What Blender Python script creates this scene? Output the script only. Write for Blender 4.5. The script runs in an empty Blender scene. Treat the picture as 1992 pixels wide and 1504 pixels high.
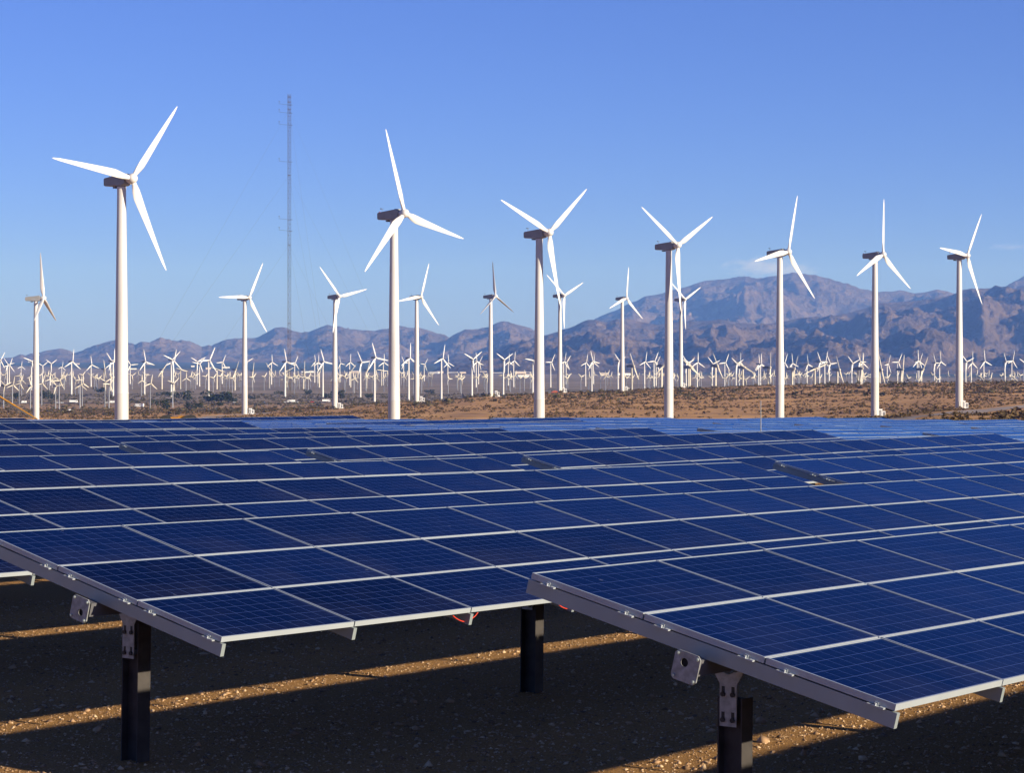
import bpy, math, random
import numpy as np
from mathutils import Matrix, Vector

random.seed(7)
RNG = np.random.default_rng(11)
S = bpy.context.scene
COL = S.collection
PI = math.pi
R = math.radians

# ------------------------------------------------------------------ camera
F = 4343.36          # focal length in pixels of a 1992 px wide picture
HX, HY = 996.0, 702.0
CZ = 3.47            # camera height above the ground at the nearest post
cam = bpy.data.cameras.new('camera')
cam.sensor_width = 36.0
cam.lens = 36.0 * F / 1992.0
cam.shift_y = -50.0 / 1992.0
cam.clip_start = 0.5
cam.clip_end = 80000.0
camo = bpy.data.objects.new('camera', cam)
camo.location = (0, 0, CZ)
camo.rotation_euler = (PI / 2, 0, 0)
COL.objects.link(camo)
S.camera = camo

# ------------------------------------------------------------------ sky and sun
SUN_AZ = R(57.5)     # towards the sun, from straight behind the camera turning right
SUN_EL = R(16.0)
SUN = Vector((math.sin(SUN_AZ) * math.cos(SUN_EL), -math.cos(SUN_AZ) * math.cos(SUN_EL), math.sin(SUN_EL)))
W = bpy.data.worlds.new('World')
S.world = W
W.use_nodes = True
nt = W.node_tree
nt.nodes.clear()
sky = nt.nodes.new('ShaderNodeTexSky')
sky.sky_type = 'NISHITA'
sky.sun_disc = False
sky.sun_elevation = SUN_EL
# Blender: rotation 0 puts the sun towards +Y, positive turns towards +X
sky.sun_rotation = math.atan2(SUN.x, SUN.y)
sky.altitude = 3000.0
sky.air_density = 1.0
sky.dust_density = 5.0
sky.ozone_density = 4.5
bg = nt.nodes.new('ShaderNodeBackground')
bg.inputs['Strength'].default_value = 0.050
out = nt.nodes.new('ShaderNodeOutputWorld')
tint = nt.nodes.new('ShaderNodeMix')
tint.data_type = 'RGBA'; tint.blend_type = 'MULTIPLY'
tint.inputs['Factor'].default_value = 1.0
tint.inputs[7].default_value = (.86, .87, 1.53, 1)     # slide-film colour balance of the whole sky
nt.links.new(sky.outputs[0], tint.inputs[6])
nt.links.new(tint.outputs[2], bg.inputs['Color'])
nt.links.new(bg.outputs[0], out.inputs['Surface'])

sun = bpy.data.lights.new('sun', 'SUN')
sun.energy = 5.0
sun.angle = R(0.53)
sun.color = (1.0, 0.90, 0.78)
suno = bpy.data.objects.new('sun', sun)
suno.rotation_euler = SUN.to_track_quat('Z', 'Y').to_euler()
suno.location = (200, -200, 200)
COL.objects.link(suno)

S.view_settings.view_transform = 'Standard'
S.view_settings.look = 'None'
S.view_settings.exposure = 0.98
S.view_settings.gamma = 1.0
S.view_settings.use_curve_mapping = False
S.render.engine = 'CYCLES'
S.cycles.max_bounces = 6
S.cycles.diffuse_bounces = 2
S.cycles.volume_bounces = 0
S.cycles.use_denoising = True

# ------------------------------------------------------------------ helpers
def mesh(name, v, f, mats=(), fm=None, smooth=False):
    me = bpy.data.meshes.new(name)
    me.from_pydata([tuple(map(float, p)) for p in v], [], [tuple(map(int, q)) for q in f])
    for m in mats:
        me.materials.append(m)
    if fm is not None:
        me.polygons.foreach_set('material_index', np.array(fm, dtype=np.int32))
    if smooth:
        me.polygons.foreach_set('use_smooth', np.ones(len(me.polygons), dtype=bool))
    me.update()
    return me

def mesh_np(name, V, Q, mats=(), smooth=False):
    """V (n,3) float, Q (m,k) int, all faces with k corners"""
    me = bpy.data.meshes.new(name)
    n, m, k = len(V), len(Q), Q.shape[1]
    me.vertices.add(n)
    me.vertices.foreach_set('co', np.ascontiguousarray(V, dtype=np.float32).ravel())
    me.loops.add(m * k)
    me.loops.foreach_set('vertex_index', np.ascontiguousarray(Q, dtype=np.int32).ravel())
    me.polygons.add(m)
    me.polygons.foreach_set('loop_start', np.arange(0, m * k, k, dtype=np.int32))
    me.polygons.foreach_set('loop_total', np.full(m, k, dtype=np.int32))
    if smooth:
        me.polygons.foreach_set('use_smooth', np.ones(m, dtype=bool))
    for mm in mats:
        me.materials.append(mm)
    me.update(calc_edges=True)
    me.validate()
    return me

class MB:
    def __init__(s):
        s.v, s.f, s.m = [], [], []
    def add(s, v, f, mi=0):
        b = len(s.v)
        s.v += [tuple(p) for p in v]
        s.f += [tuple(i + b for i in q) for q in f]
        s.m += [mi] * len(f)
    def box(s, x0, x1, y0, y1, z0, z1, mi=0):
        s.add([(x0,y0,z0),(x1,y0,z0),(x1,y1,z0),(x0,y1,z0),(x0,y0,z1),(x1,y0,z1),(x1,y1,z1),(x0,y1,z1)],
              [(0,3,2,1),(4,5,6,7),(0,1,5,4),(1,2,6,5),(2,3,7,6),(3,0,4,7)], mi)
    def tube(s, a, b, ra, rb=None, n=8, mi=0, cap=True):
        rb = ra if rb is None else rb
        a, b = Vector(a), Vector(b)
        d = (b - a).normalized()
        t = Vector((0,0,1)) if abs(d.z) < .9 else Vector((1,0,0))
        u = d.cross(t).normalized(); w = d.cross(u)
        v = []
        for c, r_ in ((a, ra), (b, rb)):
            for i in range(n):
                an = 2*PI*i/n
                v.append(c + (u*math.cos(an) + w*math.sin(an))*r_)
        f = [(i, n+i, n+(i+1) % n, (i+1) % n) for i in range(n)]
        if cap:
            f += [tuple(range(n)), tuple(range(2*n-1, n-1, -1))]
        s.add(v, f, mi)
    def path(s, pts, r_, n=6, mi=0):
        for a, b in zip(pts[:-1], pts[1:]):
            s.tube(a, b, r_, r_, n, mi)
    def lathe(s, prof, n=16, mi=0, cap=True):
        """prof list of (radius, z) around Z"""
        v = []
        for r_, z in prof:
            for i in range(n):
                an = 2*PI*i/n
                v.append((r_*math.cos(an), r_*math.sin(an), z))
        f = []
        for k in range(len(prof)-1):
            for i in range(n):
                j = (i+1) % n
                f.append((k*n+i, k*n+j, (k+1)*n+j, (k+1)*n+i))
        if cap:
            f += [tuple(range(n-1, -1, -1)), tuple(range((len(prof)-1)*n, len(prof)*n))]
        s.add(v, f, mi)
    def prism(s, poly, x0, x1, mi=0):
        """poly of (y,z), extruded along x"""
        n = len(poly)
        v = [(x0, y, z) for y, z in poly] + [(x1, y, z) for y, z in poly]
        f = [(i, (i+1) % n, n+(i+1) % n, n+i) for i in range(n)] + [tuple(range(n-1, -1, -1)), tuple(range(n, 2*n))]
        s.add(v, f, mi)
    def mesh(s, name, mats, smooth=False):
        return mesh(name, s.v, s.f, mats, s.m, smooth)

def obj(name, me, parent=None, loc=None, mat=None):
    o = bpy.data.objects.new(name, me)
    COL.objects.link(o)
    if parent is not None:
        o.parent = parent
    if mat is not None:
        o.matrix_local = mat
    elif loc is not None:
        o.location = loc
    return o

def empty(name, mat=None, loc=None):
    o = bpy.data.objects.new(name, None)
    o.empty_display_size = 0.3
    COL.objects.link(o)
    if mat is not None:
        o.matrix_world = mat
    if loc is not None:
        o.location = loc
    return o

def tag(o, label, cat=None, group=None, kind=None):
    o['label'] = label
    if cat: o['category'] = cat
    if group: o['group'] = group
    if kind: o['kind'] = kind
    return o

def shade_smooth(me, angle=40):
    me.polygons.foreach_set('use_smooth', np.ones(len(me.polygons), dtype=bool))
    try:
        me.set_sharp_from_angle(angle=R(angle))
    except Exception:
        pass
    return me

def px(x, y, d):
    """world point seen at photo pixel (x, y) at depth d"""
    return Vector(((x - HX) / F * d, d, CZ - (y - HY) / F * d))

ORD = ['first', 'second', 'third', 'fourth', 'fifth', 'sixth', 'seventh', 'eighth', 'ninth', 'tenth', 'eleventh',
       'twelfth', 'thirteenth', 'fourteenth', 'fifteenth', 'sixteenth', 'seventeenth', 'eighteenth', 'nineteenth', 'twentieth']
def ordinal(i):
    if i < 20: return ORD[i]
    return '%dth' % (i+1) if (i+1) % 10 not in (1,2,3) else '%d%s' % (i+1, {1:'st',2:'nd',3:'rd'}[(i+1) % 10])

# ------------------------------------------------------------------ numpy noise
def _hash(ix, iy, seed):
    h = (ix.astype(np.int64)*374761393 + iy.astype(np.int64)*668265263 + seed*2147483647) & 0xffffffff
    h = ((h ^ (h >> 13)) * 1274126177) & 0xffffffff
    h = (h ^ (h >> 16)) & 0xffffffff
    return h / 4294967295.0
def vnoise(x, y, seed=0):
    ix, iy = np.floor(x), np.floor(y)
    fx, fy = x-ix, y-iy
    ix = ix.astype(np.int64); iy = iy.astype(np.int64)
    def g(dx, dy):
        a = _hash(ix+dx, iy+dy, seed)*2*np.pi
        return np.cos(a)*(fx-dx) + np.sin(a)*(fy-dy)
    u = fx**3*(fx*(fx*6-15)+10); v = fy**3*(fy*(fy*6-15)+10)
    a = g(0,0)*(1-u)+g(1,0)*u; b = g(0,1)*(1-u)+g(1,1)*u
    return (a*(1-v)+b*v)*1.5
def fbm(x, y, oct=5, seed=0, lac=2.03, gain=.5):
    s = 0; a = 1; t = 0
    for o in range(oct):
        s = s + a*vnoise(x, y, seed+o*17); t += a
        x = x*lac+13.7; y = y*lac-7.3; a *= gain
    return s/t
def ridged(x, y, oct=6, seed=0, lac=2.07, gain=.52):
    s = 0; a = 1; t = 0; w = 1
    for o in range(oct):
        n = 1-np.abs(vnoise(x, y, seed+o*31))
        n = n*n*w
        w = np.clip(n*1.6, 0, 1)
        s = s + a*n; t += a
        x = x*lac+5.1; y = y*lac+9.2; a *= gain
    return s/t

# ------------------------------------------------------------------ materials
def newmat(name):
    m = bpy.data.materials.new(name)
    m.use_nodes = True
    n = m.node_tree.nodes
    return m, n, m.node_tree.links, n['Principled BSDF']

def plain(name, col, rough=.6, metal=0.0, var=.12, scale=6.0, spec=.5, bump=0.0, orand=0.0, streak=False):
    m, n, l, b = newmat(name)
    tc = n.new('ShaderNodeTexCoord')
    no = n.new('ShaderNodeTexNoise'); no.inputs['Scale'].default_value = scale; no.inputs['Detail'].default_value = 5
    if streak:
        mg = n.new('ShaderNodeMapping'); mg.inputs['Scale'].default_value = (1, 1, .04)
        geo = n.new('ShaderNodeNewGeometry'); l.new(geo.outputs['Position'], mg.inputs['Vector']); l.new(mg.outputs[0], no.inputs['Vector'])
    else:
        l.new(tc.outputs['Object'], no.inputs['Vector'])
    mp = n.new('ShaderNodeMapRange')
    mp.inputs['From Min'].default_value = .3; mp.inputs['From Max'].default_value = .7
    mp.inputs['To Min'].default_value = 1-var; mp.inputs['To Max'].default_value = 1+var*.5
    l.new(no.outputs['Fac'], mp.inputs['Value'])
    mx = n.new('ShaderNodeMix'); mx.data_type = 'RGBA'; mx.blend_type = 'MULTIPLY'
    mx.inputs['Factor'].default_value = 1
    mx.inputs[6].default_value = (*col, 1)
    l.new(mp.outputs['Result'], mx.inputs[7])
    res = mx.outputs[2]
    if orand:
        oi = n.new('ShaderNodeObjectInfo')
        mr = n.new('ShaderNodeMapRange'); mr.inputs[3].default_value = 1-orand; mr.inputs[4].default_value = 1.0
        l.new(oi.outputs['Random'], mr.inputs[0])
        m3 = n.new('ShaderNodeMix'); m3.data_type = 'RGBA'; m3.blend_type = 'MULTIPLY'; m3.inputs['Factor'].default_value = 1
        l.new(res, m3.inputs[6]); l.new(mr.outputs[0], m3.inputs[7]); res = m3.outputs[2]
    l.new(res, b.inputs['Base Color'])
    b.inputs['Roughness'].default_value = rough
    b.inputs['Metallic'].default_value = metal
    b.inputs['Specular IOR Level'].default_value = spec
    if bump:
        bp = n.new('ShaderNodeBump'); bp.inputs['Strength'].default_value = bump; bp.inputs['Distance'].default_value = .01
        l.new(no.outputs['Fac'], bp.inputs['Height']); l.new(bp.outputs[0], b.inputs['Normal'])
    return m

M_TOWER = plain('white_tower_paint', (.50, .49, .47), .45, 0, .20, 1.1, streak=True)
M_TOWER2 = plain('cream_tower_paint', (.48, .46, .425), .5, 0, .22, 1.1, streak=True)
M_BLADE = plain('white_blade_gelcoat', (.56, .55, .53), .4, 0, .05, .4)
M_NAC = plain('nacelle_paint', (.24, .24, .235), .5, 0, .12, .6)
M_CREAM = plain('cream_turbine_paint', (.54, .50, .41), .55, 0, .10, .4, orand=.45)
M_GREYT = plain('grey_turbine_steel', (.23, .24, .27), .5, .2, .12, .4, orand=.45)
M_RED = plain('red_lamp', (.35, .02, .02), .4)
M_ALU = plain('anodised_aluminium', (.275, .315, .320), .42, .35, .10, 3.0)
M_FRAME = plain('panel_frame_aluminium', (.36, .395, .415), .40, .25, .08, 2.0)
M_GALV = plain('galvanised_steel', (.28, .29, .29), .5, .5, .30, 22.0, bump=.15)
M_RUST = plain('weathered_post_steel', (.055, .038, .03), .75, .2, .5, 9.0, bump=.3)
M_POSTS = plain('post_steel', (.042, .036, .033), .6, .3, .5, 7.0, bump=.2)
M_BOLT_SLOT = plain('bolt_steel_slot_shade', (.03, .03, .03), .5, .6)
M_HOLE_SHADE = plain('hole_shade', (.012, .012, .012), .9)
M_WIRE = plain('red_cable_sheath', (.62, .045, .02), .45)
M_BACK = plain('panel_backsheet', (.45, .45, .46), .6)
M_YEL = plain('yellow_machine_paint', (.36, .165, .012), .5, 0, .2, 3)
M_BLACK = plain('black_rubber', (.02, .02, .02), .8)
M_WHITE = plain('white_enamel', (.75, .75, .73), .4, 0, .1, 1.5)
M_DGREY = plain('dark_grey_metal', (.12, .12, .13), .5, .3)
M_MAST = plain('mast_steel', (.055, .042, .04), .6, .3, .2, .2)
M_GLASSD = plain('dark_window_glass', (.02, .025, .03), .1)
M_ROOFR = plain('pale_roof', (.55, .50, .45), .8)
M_WALLB = plain('stucco_wall', (.52, .42, .33), .85)

def panel_glass():
    m, n, l, b = newmat('solar_cell_glass')
    tc = n.new('ShaderNodeTexCoord')
    sep = n.new('ShaderNodeSeparateXYZ'); l.new(tc.outputs['Object'], sep.inputs[0])
    def math_(op, a, bb=None, c=None):
        k = n.new('ShaderNodeMath'); k.operation = op
        for i, q in enumerate((a, bb, c)):
            if q is None: continue
            if isinstance(q, (int, float)): k.inputs[i].default_value = q
            else: l.new(q, k.inputs[i])
        return k.outputs[0]
    # cell coordinates: 10 x 6 cells of 0.1585 m
    cx = math_('DIVIDE', math_('ADD', sep.outputs[0], .7925), .1585)
    cy = math_('DIVIDE', math_('ADD', sep.outputs[1], .4725), .1575)
    def line(c, w):
        f = math_('FRACT', c)
        d = math_('MINIMUM', f, math_('SUBTRACT', 1.0, f))
        return math_('LESS_THAN', d, w)
    lx = line(cx, .0125); ly = line(cy, .0125)
    # thin silver collectors along the long side, two per cell
    f2 = math_('FRACT', math_('MULTIPLY', cy, 2.0))
    bus = math_('LESS_THAN', math_('ABSOLUTE', math_('SUBTRACT', math_('FRACT', math_('ADD', math_('MULTIPLY', cy, 2.0), .5)), .5)), .012)
    gap = math_('MAXIMUM', math_('MULTIPLY', lx, .92), ly)
    gap = math_('MAXIMUM', gap, math_('MULTIPLY', bus, .22))
    # cells vary a little, and each panel too
    comb = n.new('ShaderNodeCombineXYZ')
    l.new(math_('FLOOR', cx), comb.inputs[0]); l.new(math_('FLOOR', cy), comb.inputs[1])
    oi = n.new('ShaderNodeObjectInfo')
    l.new(math_('MULTIPLY', oi.outputs['Random'], 91.0), comb.inputs[2])
    wn = n.new('ShaderNodeTexWhiteNoise'); wn.noise_dimensions = '3D'; l.new(comb.outputs[0], wn.inputs['Vector'])
    vor = n.new('ShaderNodeTexVoronoi'); vor.inputs['Scale'].default_value = 55
    l.new(tc.outputs['Object'], vor.inputs['Vector'])
    sp = n.new('ShaderNodeSeparateColor'); l.new(vor.outputs['Color'], sp.inputs[0])
    v = math_('ADD', math_('MULTIPLY', wn.outputs['Value'], .35), math_('MULTIPLY', sp.outputs[0], .35))
    v = math_('ADD', v, math_('MULTIPLY', oi.outputs['Random'], .40))
    ramp = n.new('ShaderNodeMix'); ramp.data_type = 'RGBA'
    ramp.inputs[6].default_value = (.0004, .0018, .012, 1)
    ramp.inputs[7].default_value = (.0008, .0040, .025, 1)
    l.new(v, ramp.inputs['Factor'])
    mix = n.new('ShaderNodeMix'); mix.data_type = 'RGBA'
    mix.inputs[7].default_value = (.055, .085, .20, 1)
    l.new(ramp.outputs[2], mix.inputs[6]); l.new(gap, mix.inputs['Factor'])
    # dust
    no = n.new('ShaderNodeTexNoise'); no.inputs['Scale'].default_value = 1.6; no.inputs['Detail'].default_value = 7
    geo = n.new('ShaderNodeNewGeometry'); l.new(geo.outputs['Position'], no.inputs['Vector'])
    du = n.new('ShaderNodeMapRange'); du.inputs['From Min'].default_value = .36; du.inputs['From Max'].default_value = .75
    du.inputs['To Min'].default_value = 0; du.inputs['To Max'].default_value = .035
    dn = math_('MULTIPLY', no.outputs['Fac'], math_('MULTIPLY_ADD', sep.outputs[1], -.55, .82))
    l.new(dn, du.inputs['Value'])
    m2 = n.new('ShaderNodeMix'); m2.data_type = 'RGBA'; m2.inputs[7].default_value = (.30, .27, .24, 1)
    l.new(mix.outputs[2], m2.inputs[6]); l.new(du.outputs['Result'], m2.inputs['Factor'])
    vd = n.new('ShaderNodeTexVoronoi'); vd.inputs['Scale'].default_value = 1.9
    l.new(geo.outputs['Position'], vd.inputs['Vector'])
    drop = math_('LESS_THAN', vd.outputs['Distance'], .035)
    m4 = n.new('ShaderNodeMix'); m4.data_type = 'RGBA'; m4.inputs[7].default_value = (.10, .11, .12, 1)
    l.new(m2.outputs[2], m4.inputs[6]); l.new(math_('MULTIPLY', drop, .5), m4.inputs['Factor'])
    l.new(m4.outputs[2], b.inputs['Base Color'])
    b.inputs['Roughness'].default_value = .5
    b.inputs['Specular IOR Level'].default_value = 0.0
    # anti-reflection coated glass over blue cells: weak, bluish mirror that grows towards grazing
    fr = n.new('ShaderNodeFresnel'); l.new(math_('MULTIPLY_ADD', oi.outputs['Random'], .055, 1.078), fr.inputs['IOR'])
    gl = n.new('ShaderNodeBsdfGlossy'); gl.inputs['Color'].default_value = (.39, .67, 1.0, 1); gl.inputs['Roughness'].default_value = .07
    ms = n.new('ShaderNodeMixShader')
    l.new(fr.outputs[0], ms.inputs[0]); l.new(b.outputs[0], ms.inputs[1]); l.new(gl.outputs[0], ms.inputs[2])
    l.new(ms.outputs[0], n['Material Output'].inputs['Surface'])
    return m
M_CELL = panel_glass()

def ground_mat():
    m, n, l, b = newmat('desert_ground')
    geo = n.new('ShaderNodeNewGeometry')
    def noise(sc, det=6, rough=.6, vec=None):
        k = n.new('ShaderNodeTexNoise'); k.inputs['Scale'].default_value = sc; k.inputs['Detail'].default_value = det
        k.inputs['Roughness'].default_value = rough
        l.new(vec if vec is not None else geo.outputs['Position'], k.inputs['Vector']); return k.outputs['Fac']
    def ramp(fac, stops):
        k = n.new('ShaderNodeValToRGB'); e = k.color_ramp.elements
        e[0].position, e[0].color = stops[0][0], (*stops[0][1], 1)
        e[1].position, e[1].color = stops[-1][0], (*stops[-1][1], 1)
        for p_, c in stops[1:-1]:
            q = e.new(p_); q.color = (*c, 1)
        l.new(fac, k.inputs[0]); return k.outputs[0]
    def mix(a, bb, f, mode='MIX'):
        k = n.new('ShaderNodeMix'); k.data_type = 'RGBA'; k.blend_type = mode
        l.new(a, k.inputs[6]); l.new(bb, k.inputs[7])
        if isinstance(f, float): k.inputs['Factor'].default_value = f
        else: l.new(f, k.inputs['Factor'])
        return k.outputs[2]
    sep = n.new('ShaderNodeSeparateXYZ'); l.new(geo.outputs['Position'], sep.inputs[0])
    def rng(v, a, bb, c=0., d=1.):
        k = n.new('ShaderNodeMapRange'); k.inputs[1].default_value = a; k.inputs[2].default_value = bb
        k.inputs[3].default_value = c; k.inputs[4].default_value = d
        l.new(v, k.inputs[0]); return k.outputs[0]
    # near: gravelly tan soil, grain of a few centimetres
    near = ramp(noise(48, 9, .8), [(.30, (.06,.030,.010)), (.43, (.27,.142,.046)), (.56, (.42,.225,.075)), (.70, (.58,.37,.165))])
    # middle distance: sandy flats with darker scrubby soil, patches of tens of metres
    mid = ramp(noise(.035, 10, .68), [(.30, (.27,.150,.062)), (.47, (.42,.232,.092)), (.60, (.53,.298,.116)), (.78, (.56,.36,.170))])
    c = mix(near, mid, rng(sep.outputs[1], 120., 400.))
    # valley floor: paler greyer sand with streaks lying across the view
    mapn = n.new('ShaderNodeMapping'); mapn.inputs['Scale'].default_value = (.0016, .009, 1)
    l.new(geo.outputs['Position'], mapn.inputs['Vector'])
    val = ramp(noise(1.0, 9, .65, mapn.outputs[0]), [(.32, (.075,.066,.036)), (.44, (.16,.122,.070)), (.58, (.27,.203,.128)), (.75, (.20,.142,.080))])
    c = mix(c, val, rng(sep.outputs[1], 1500., 2400.))
    # far farmland, orchards and town trees
    mapf = n.new('ShaderNodeMapping'); mapf.inputs['Scale'].default_value = (.0011, .0030, 1)
    l.new(geo.outputs['Position'], mapf.inputs['Vector'])
    far = ramp(noise(1.0, 10, .72, mapf.outputs[0]), [(.34, (.018,.030,.016)), (.52, (.035,.048,.024)), (.60, (.055,.058,.032)), (.72, (.25,.19,.13))])
    nb = noise(.0009, 4)
    k = n.new('ShaderNodeMath'); k.operation = 'MULTIPLY_ADD'; k.inputs[1].default_value = 2600.; l.new(nb, k.inputs[0]); l.new(sep.outputs[1], k.inputs[2])
    k2 = n.new('ShaderNodeMath'); k2.operation = 'MULTIPLY_ADD'; k2.inputs[1].default_value = 1.3; l.new(sep.outputs[0], k2.inputs[0]); l.new(k.outputs[0], k2.inputs[2])
    c = mix(c, far, rng(k2.outputs[0], 8800., 9800.))
    l.new(c, b.inputs['Base Color'])
    b.inputs['Roughness'].default_value = .95
    b.inputs['Specular IOR Level'].default_value = .1
    bp = n.new('ShaderNodeBump'); bp.inputs['Strength'].default_value = 1.0; bp.inputs['Distance'].default_value = .035
    l.new(noise(48, 9, .8), bp.inputs['Height']); l.new(bp.outputs[0], b.inputs['Normal'])
    return m
M_GROUND = ground_mat()

def rock_mat():
    m, n, l, b = newmat('mountain_rock')
    geo = n.new('ShaderNodeNewGeometry')
    no = n.new('ShaderNodeTexNoise'); no.inputs['Scale'].default_value = .0021; no.inputs['Detail'].default_value = 12; no.inputs['Roughness'].default_value = .68
    l.new(geo.outputs['Position'], no.inputs['Vector'])
    k = n.new('ShaderNodeValToRGB'); e = k.color_ramp.elements
    e[0].position, e[0].color = .30, (.055,.042,.031,1)
    e[1].position, e[1].color = .72, (.190,.140,.100,1)
    q = e.new(.5); q.color = (.115,.085,.061,1)
    l.new(no.outputs['Fac'], k.inputs[0]); l.new(k.outputs[0], b.inputs['Base Color'])
    b.inputs['Roughness'].default_value = .95
    b.inputs['Specular IOR Level'].default_value = .05
    bp = n.new('ShaderNodeBump'); bp.inputs['Strength'].default_value = 1.0; bp.inputs['Distance'].default_value = 70
    n2 = n.new('ShaderNodeTexNoise'); n2.inputs['Scale'].default_value = .010; n2.inputs['Detail'].default_value = 9; n2.inputs['Roughness'].default_value = .65
    l.new(geo.outputs['Position'], n2.inputs['Vector'])
    l.new(n2.outputs['Fac'], bp.inputs['Height']); l.new(bp.outputs[0], b.inputs['Normal'])
    return m
M_ROCK = rock_mat()

def foliage(name, dark, light, sc=.8):
    m, n, l, b = newmat(name)
    geo = n.new('ShaderNodeNewGeometry')
    no = n.new('ShaderNodeTexNoise'); no.inputs['Scale'].default_value = sc; no.inputs['Detail'].default_value = 4
    l.new(geo.outputs['Position'], no.inputs['Vector'])
    mp = n.new('ShaderNodeMapRange'); mp.inputs[1].default_value = .35; mp.inputs[2].default_value = .65
    l.new(no.outputs['Fac'], mp.inputs[0])
    mx = n.new('ShaderNodeMix'); mx.data_type = 'RGBA'
    mx.inputs[6].default_value = (*dark, 1); mx.inputs[7].default_value = (*light, 1)
    l.new(mp.outputs[0], mx.inputs['Factor']); l.new(mx.outputs[2], b.inputs['Base Color'])
    b.inputs['Roughness'].default_value = .9
    b.inputs['Specular IOR Level'].default_value = .1
    return m
M_SCRUB = foliage('dry_scrub', (.050,.037,.018), (.15,.098,.045), .30)
M_SCRUB2 = foliage('olive_scrub', (.038,.036,.018), (.11,.088,.046), .05)
M_TREE = foliage('tamarisk_foliage', (.014,.022,.010), (.040,.048,.021), .8)
M_BARK = plain('bark', (.10,.07,.05), .9)
M_ROAD = plain('gravel_track', (.34,.27,.21), .95, 0, .2, .3, .1)
M_ASPH = plain('asphalt', (.06,.06,.065), .9, 0, .2, .3, .2)
def stone_mat():
    m, n, l, b = newmat('loose_stone')
    geo = n.new('ShaderNodeNewGeometry')
    k = n.new('ShaderNodeValToRGB'); e = k.color_ramp.elements
    e[0].position, e[0].color = 0, (.15,.085,.04,1)
    e[1].position, e[1].color = 1, (.55,.40,.24,1)
    q = e.new(.6); q.color = (.36,.22,.115,1)
    l.new(geo.outputs['Random Per Island'], k.inputs[0]); l.new(k.outputs[0], b.inputs['Base Color'])
    b.inputs['Roughness'].default_value = .9
    return m
M_STONE = stone_mat()

# ------------------------------------------------------------------ the site frame
PSI, SG = .6400, .0169                       # row heading, fall of the rows away from the camera
T_A = .2315
rv = Vector((math.sin(PSI)*math.cos(SG), math.cos(PSI)*math.cos(SG), -math.sin(SG)))
hv = Vector((math.cos(PSI), -math.sin(PSI), 0))
nv = rv.cross(-hv); nv = nv if nv.z > 0 else -nv
OA = Vector((.1376, 16.2587, -1.5414 + CZ))  # upper left corner of the nearest table
PITCH = 6.044
LR, LT = 1.66, 1.01                          # panel pitch along the row and up the tilt
TOPZ = .22                                   # panel face above the tube axis
G = 1.37                                     # tube axis above the ground
HW = 1.5*LT
AX0 = OA - (-hv*(HW*math.cos(T_A) - TOPZ*math.sin(T_A)) + nv*(HW*math.sin(T_A) + TOPZ*math.cos(T_A)))
GR0 = AX0 - nv*G

def site_z(x, y):
    """ground height on the terrace of the solar field"""
    dx, dy = x-GR0.x, y-GR0.y
    u = dx*math.sin(PSI) + dy*math.cos(PSI)
    z = GR0.z - u*math.tan(SG)
    return z - .006*np.clip(u-48, 0, 200)

PX_COL = [-2500, 0, 478, 810, 955, 1090, 1325, 1516, 1701, 1865, 1992, 4500]
COMMON = [(2300,-42),(2900,-45),(4300,-46),(12000,-46),(16000,-40),(40000,-40)]
COMMON_L = [(2300,-42),(2900,-45),(4300,-46),(9000,-46),(12000,-24),(14500,-9),(40000,-9)]
PROF = [
 [(300,-9),(515,-23),(900,-28),(1200,-31),(1500,-35),(1800,-39)],
 [(300,-9),(515,-23),(900,-28),(1200,-31),(1500,-35),(1800,-39)],
 [(300,-9),(515,-24),(900,-28),(1255,-30),(1500,-34),(1800,-39)],
 [(300,-9),(590,-26.4),(1046,-26.5),(1384,-25.5),(1600,-33),(2000,-40)],
 [(300,-9),(620,-27),(1000,-26),(1455,-23.1),(1650,-28),(2000,-39.5)],
 [(300,-9),(660,-27.6),(1000,-25),(1494,-21.3),(1700,-26),(2000,-39)],
 [(300,-9),(760,-25.6),(1000,-24.5),(1660,-19.5),(1850,-28),(2100,-40)],
 [(300,-9),(830,-24.9),(1100,-23),(1650,-17.8),(1850,-29),(2100,-40)],
 [(300,-9),(896,-22.7),(1100,-21.5),(1650,-16.7),(1850,-29),(2100,-40)],
 [(300,-9),(947,-20.3),(1300,-18.6),(1650,-15.6),(1850,-29),(2100,-40)],
 [(300,-9),(947,-19.5),(1300,-17.6),(1650,-14.8),(1850,-28),(2100,-40)],
 [(300,-9),(947,-17),(1300,-14),(1650,-11),(1850,-20),(2100,-38)],
]
def terr_z(x, y):
    x = np.asarray(x, dtype=float); y = np.asarray(y, dtype=float)
    r_ = np.hypot(x, y)
    d = np.maximum(y, .55*r_)
    d = np.maximum(d, 1.0)
    xp = np.where(y > 0, HX + F*x/np.maximum(y, .2*r_+1e-6), np.where(x > 0, 4500, -2500))
    zs = np.array([np.interp(d, [a for a, _ in p_+q_], [c for _, c in p_+q_]) for p_, q_ in zip(PROF, [COMMON_L]*4 + [COMMON]*8)])
    k = np.clip(np.searchsorted(PX_COL, xp)-1, 0, len(PX_COL)-2)
    pc = np.array(PX_COL, dtype=float)
    t = np.clip((xp-pc[k])/(pc[k+1]-pc[k]), 0, 1)
    t = t*t*(3-2*t)
    idx = np.indices(xp.shape)
    z = np.take_along_axis(zs, k[None], 0)[0]*(1-t) + np.take_along_axis(zs, (k+1)[None], 0)[0]*t
    amp = np.clip((d-350)/500, 0, 1)*np.clip((9000-d)/4000, 0, 1)
    z = z + CZ + amp*(.9*fbm(x/90., y/90., 4, 3) + .25*fbm(x/14., y/14., 3, 9))
    s = site_z(x, y)
    w = np.clip((d-225)/75., 0, 1); w = w*w*(3-2*w)
    return s*(1-w) + z*w
def tz(x, y):
    return float(terr_z(np.array([float(x)]), np.array([float(y)]))[0])

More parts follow.
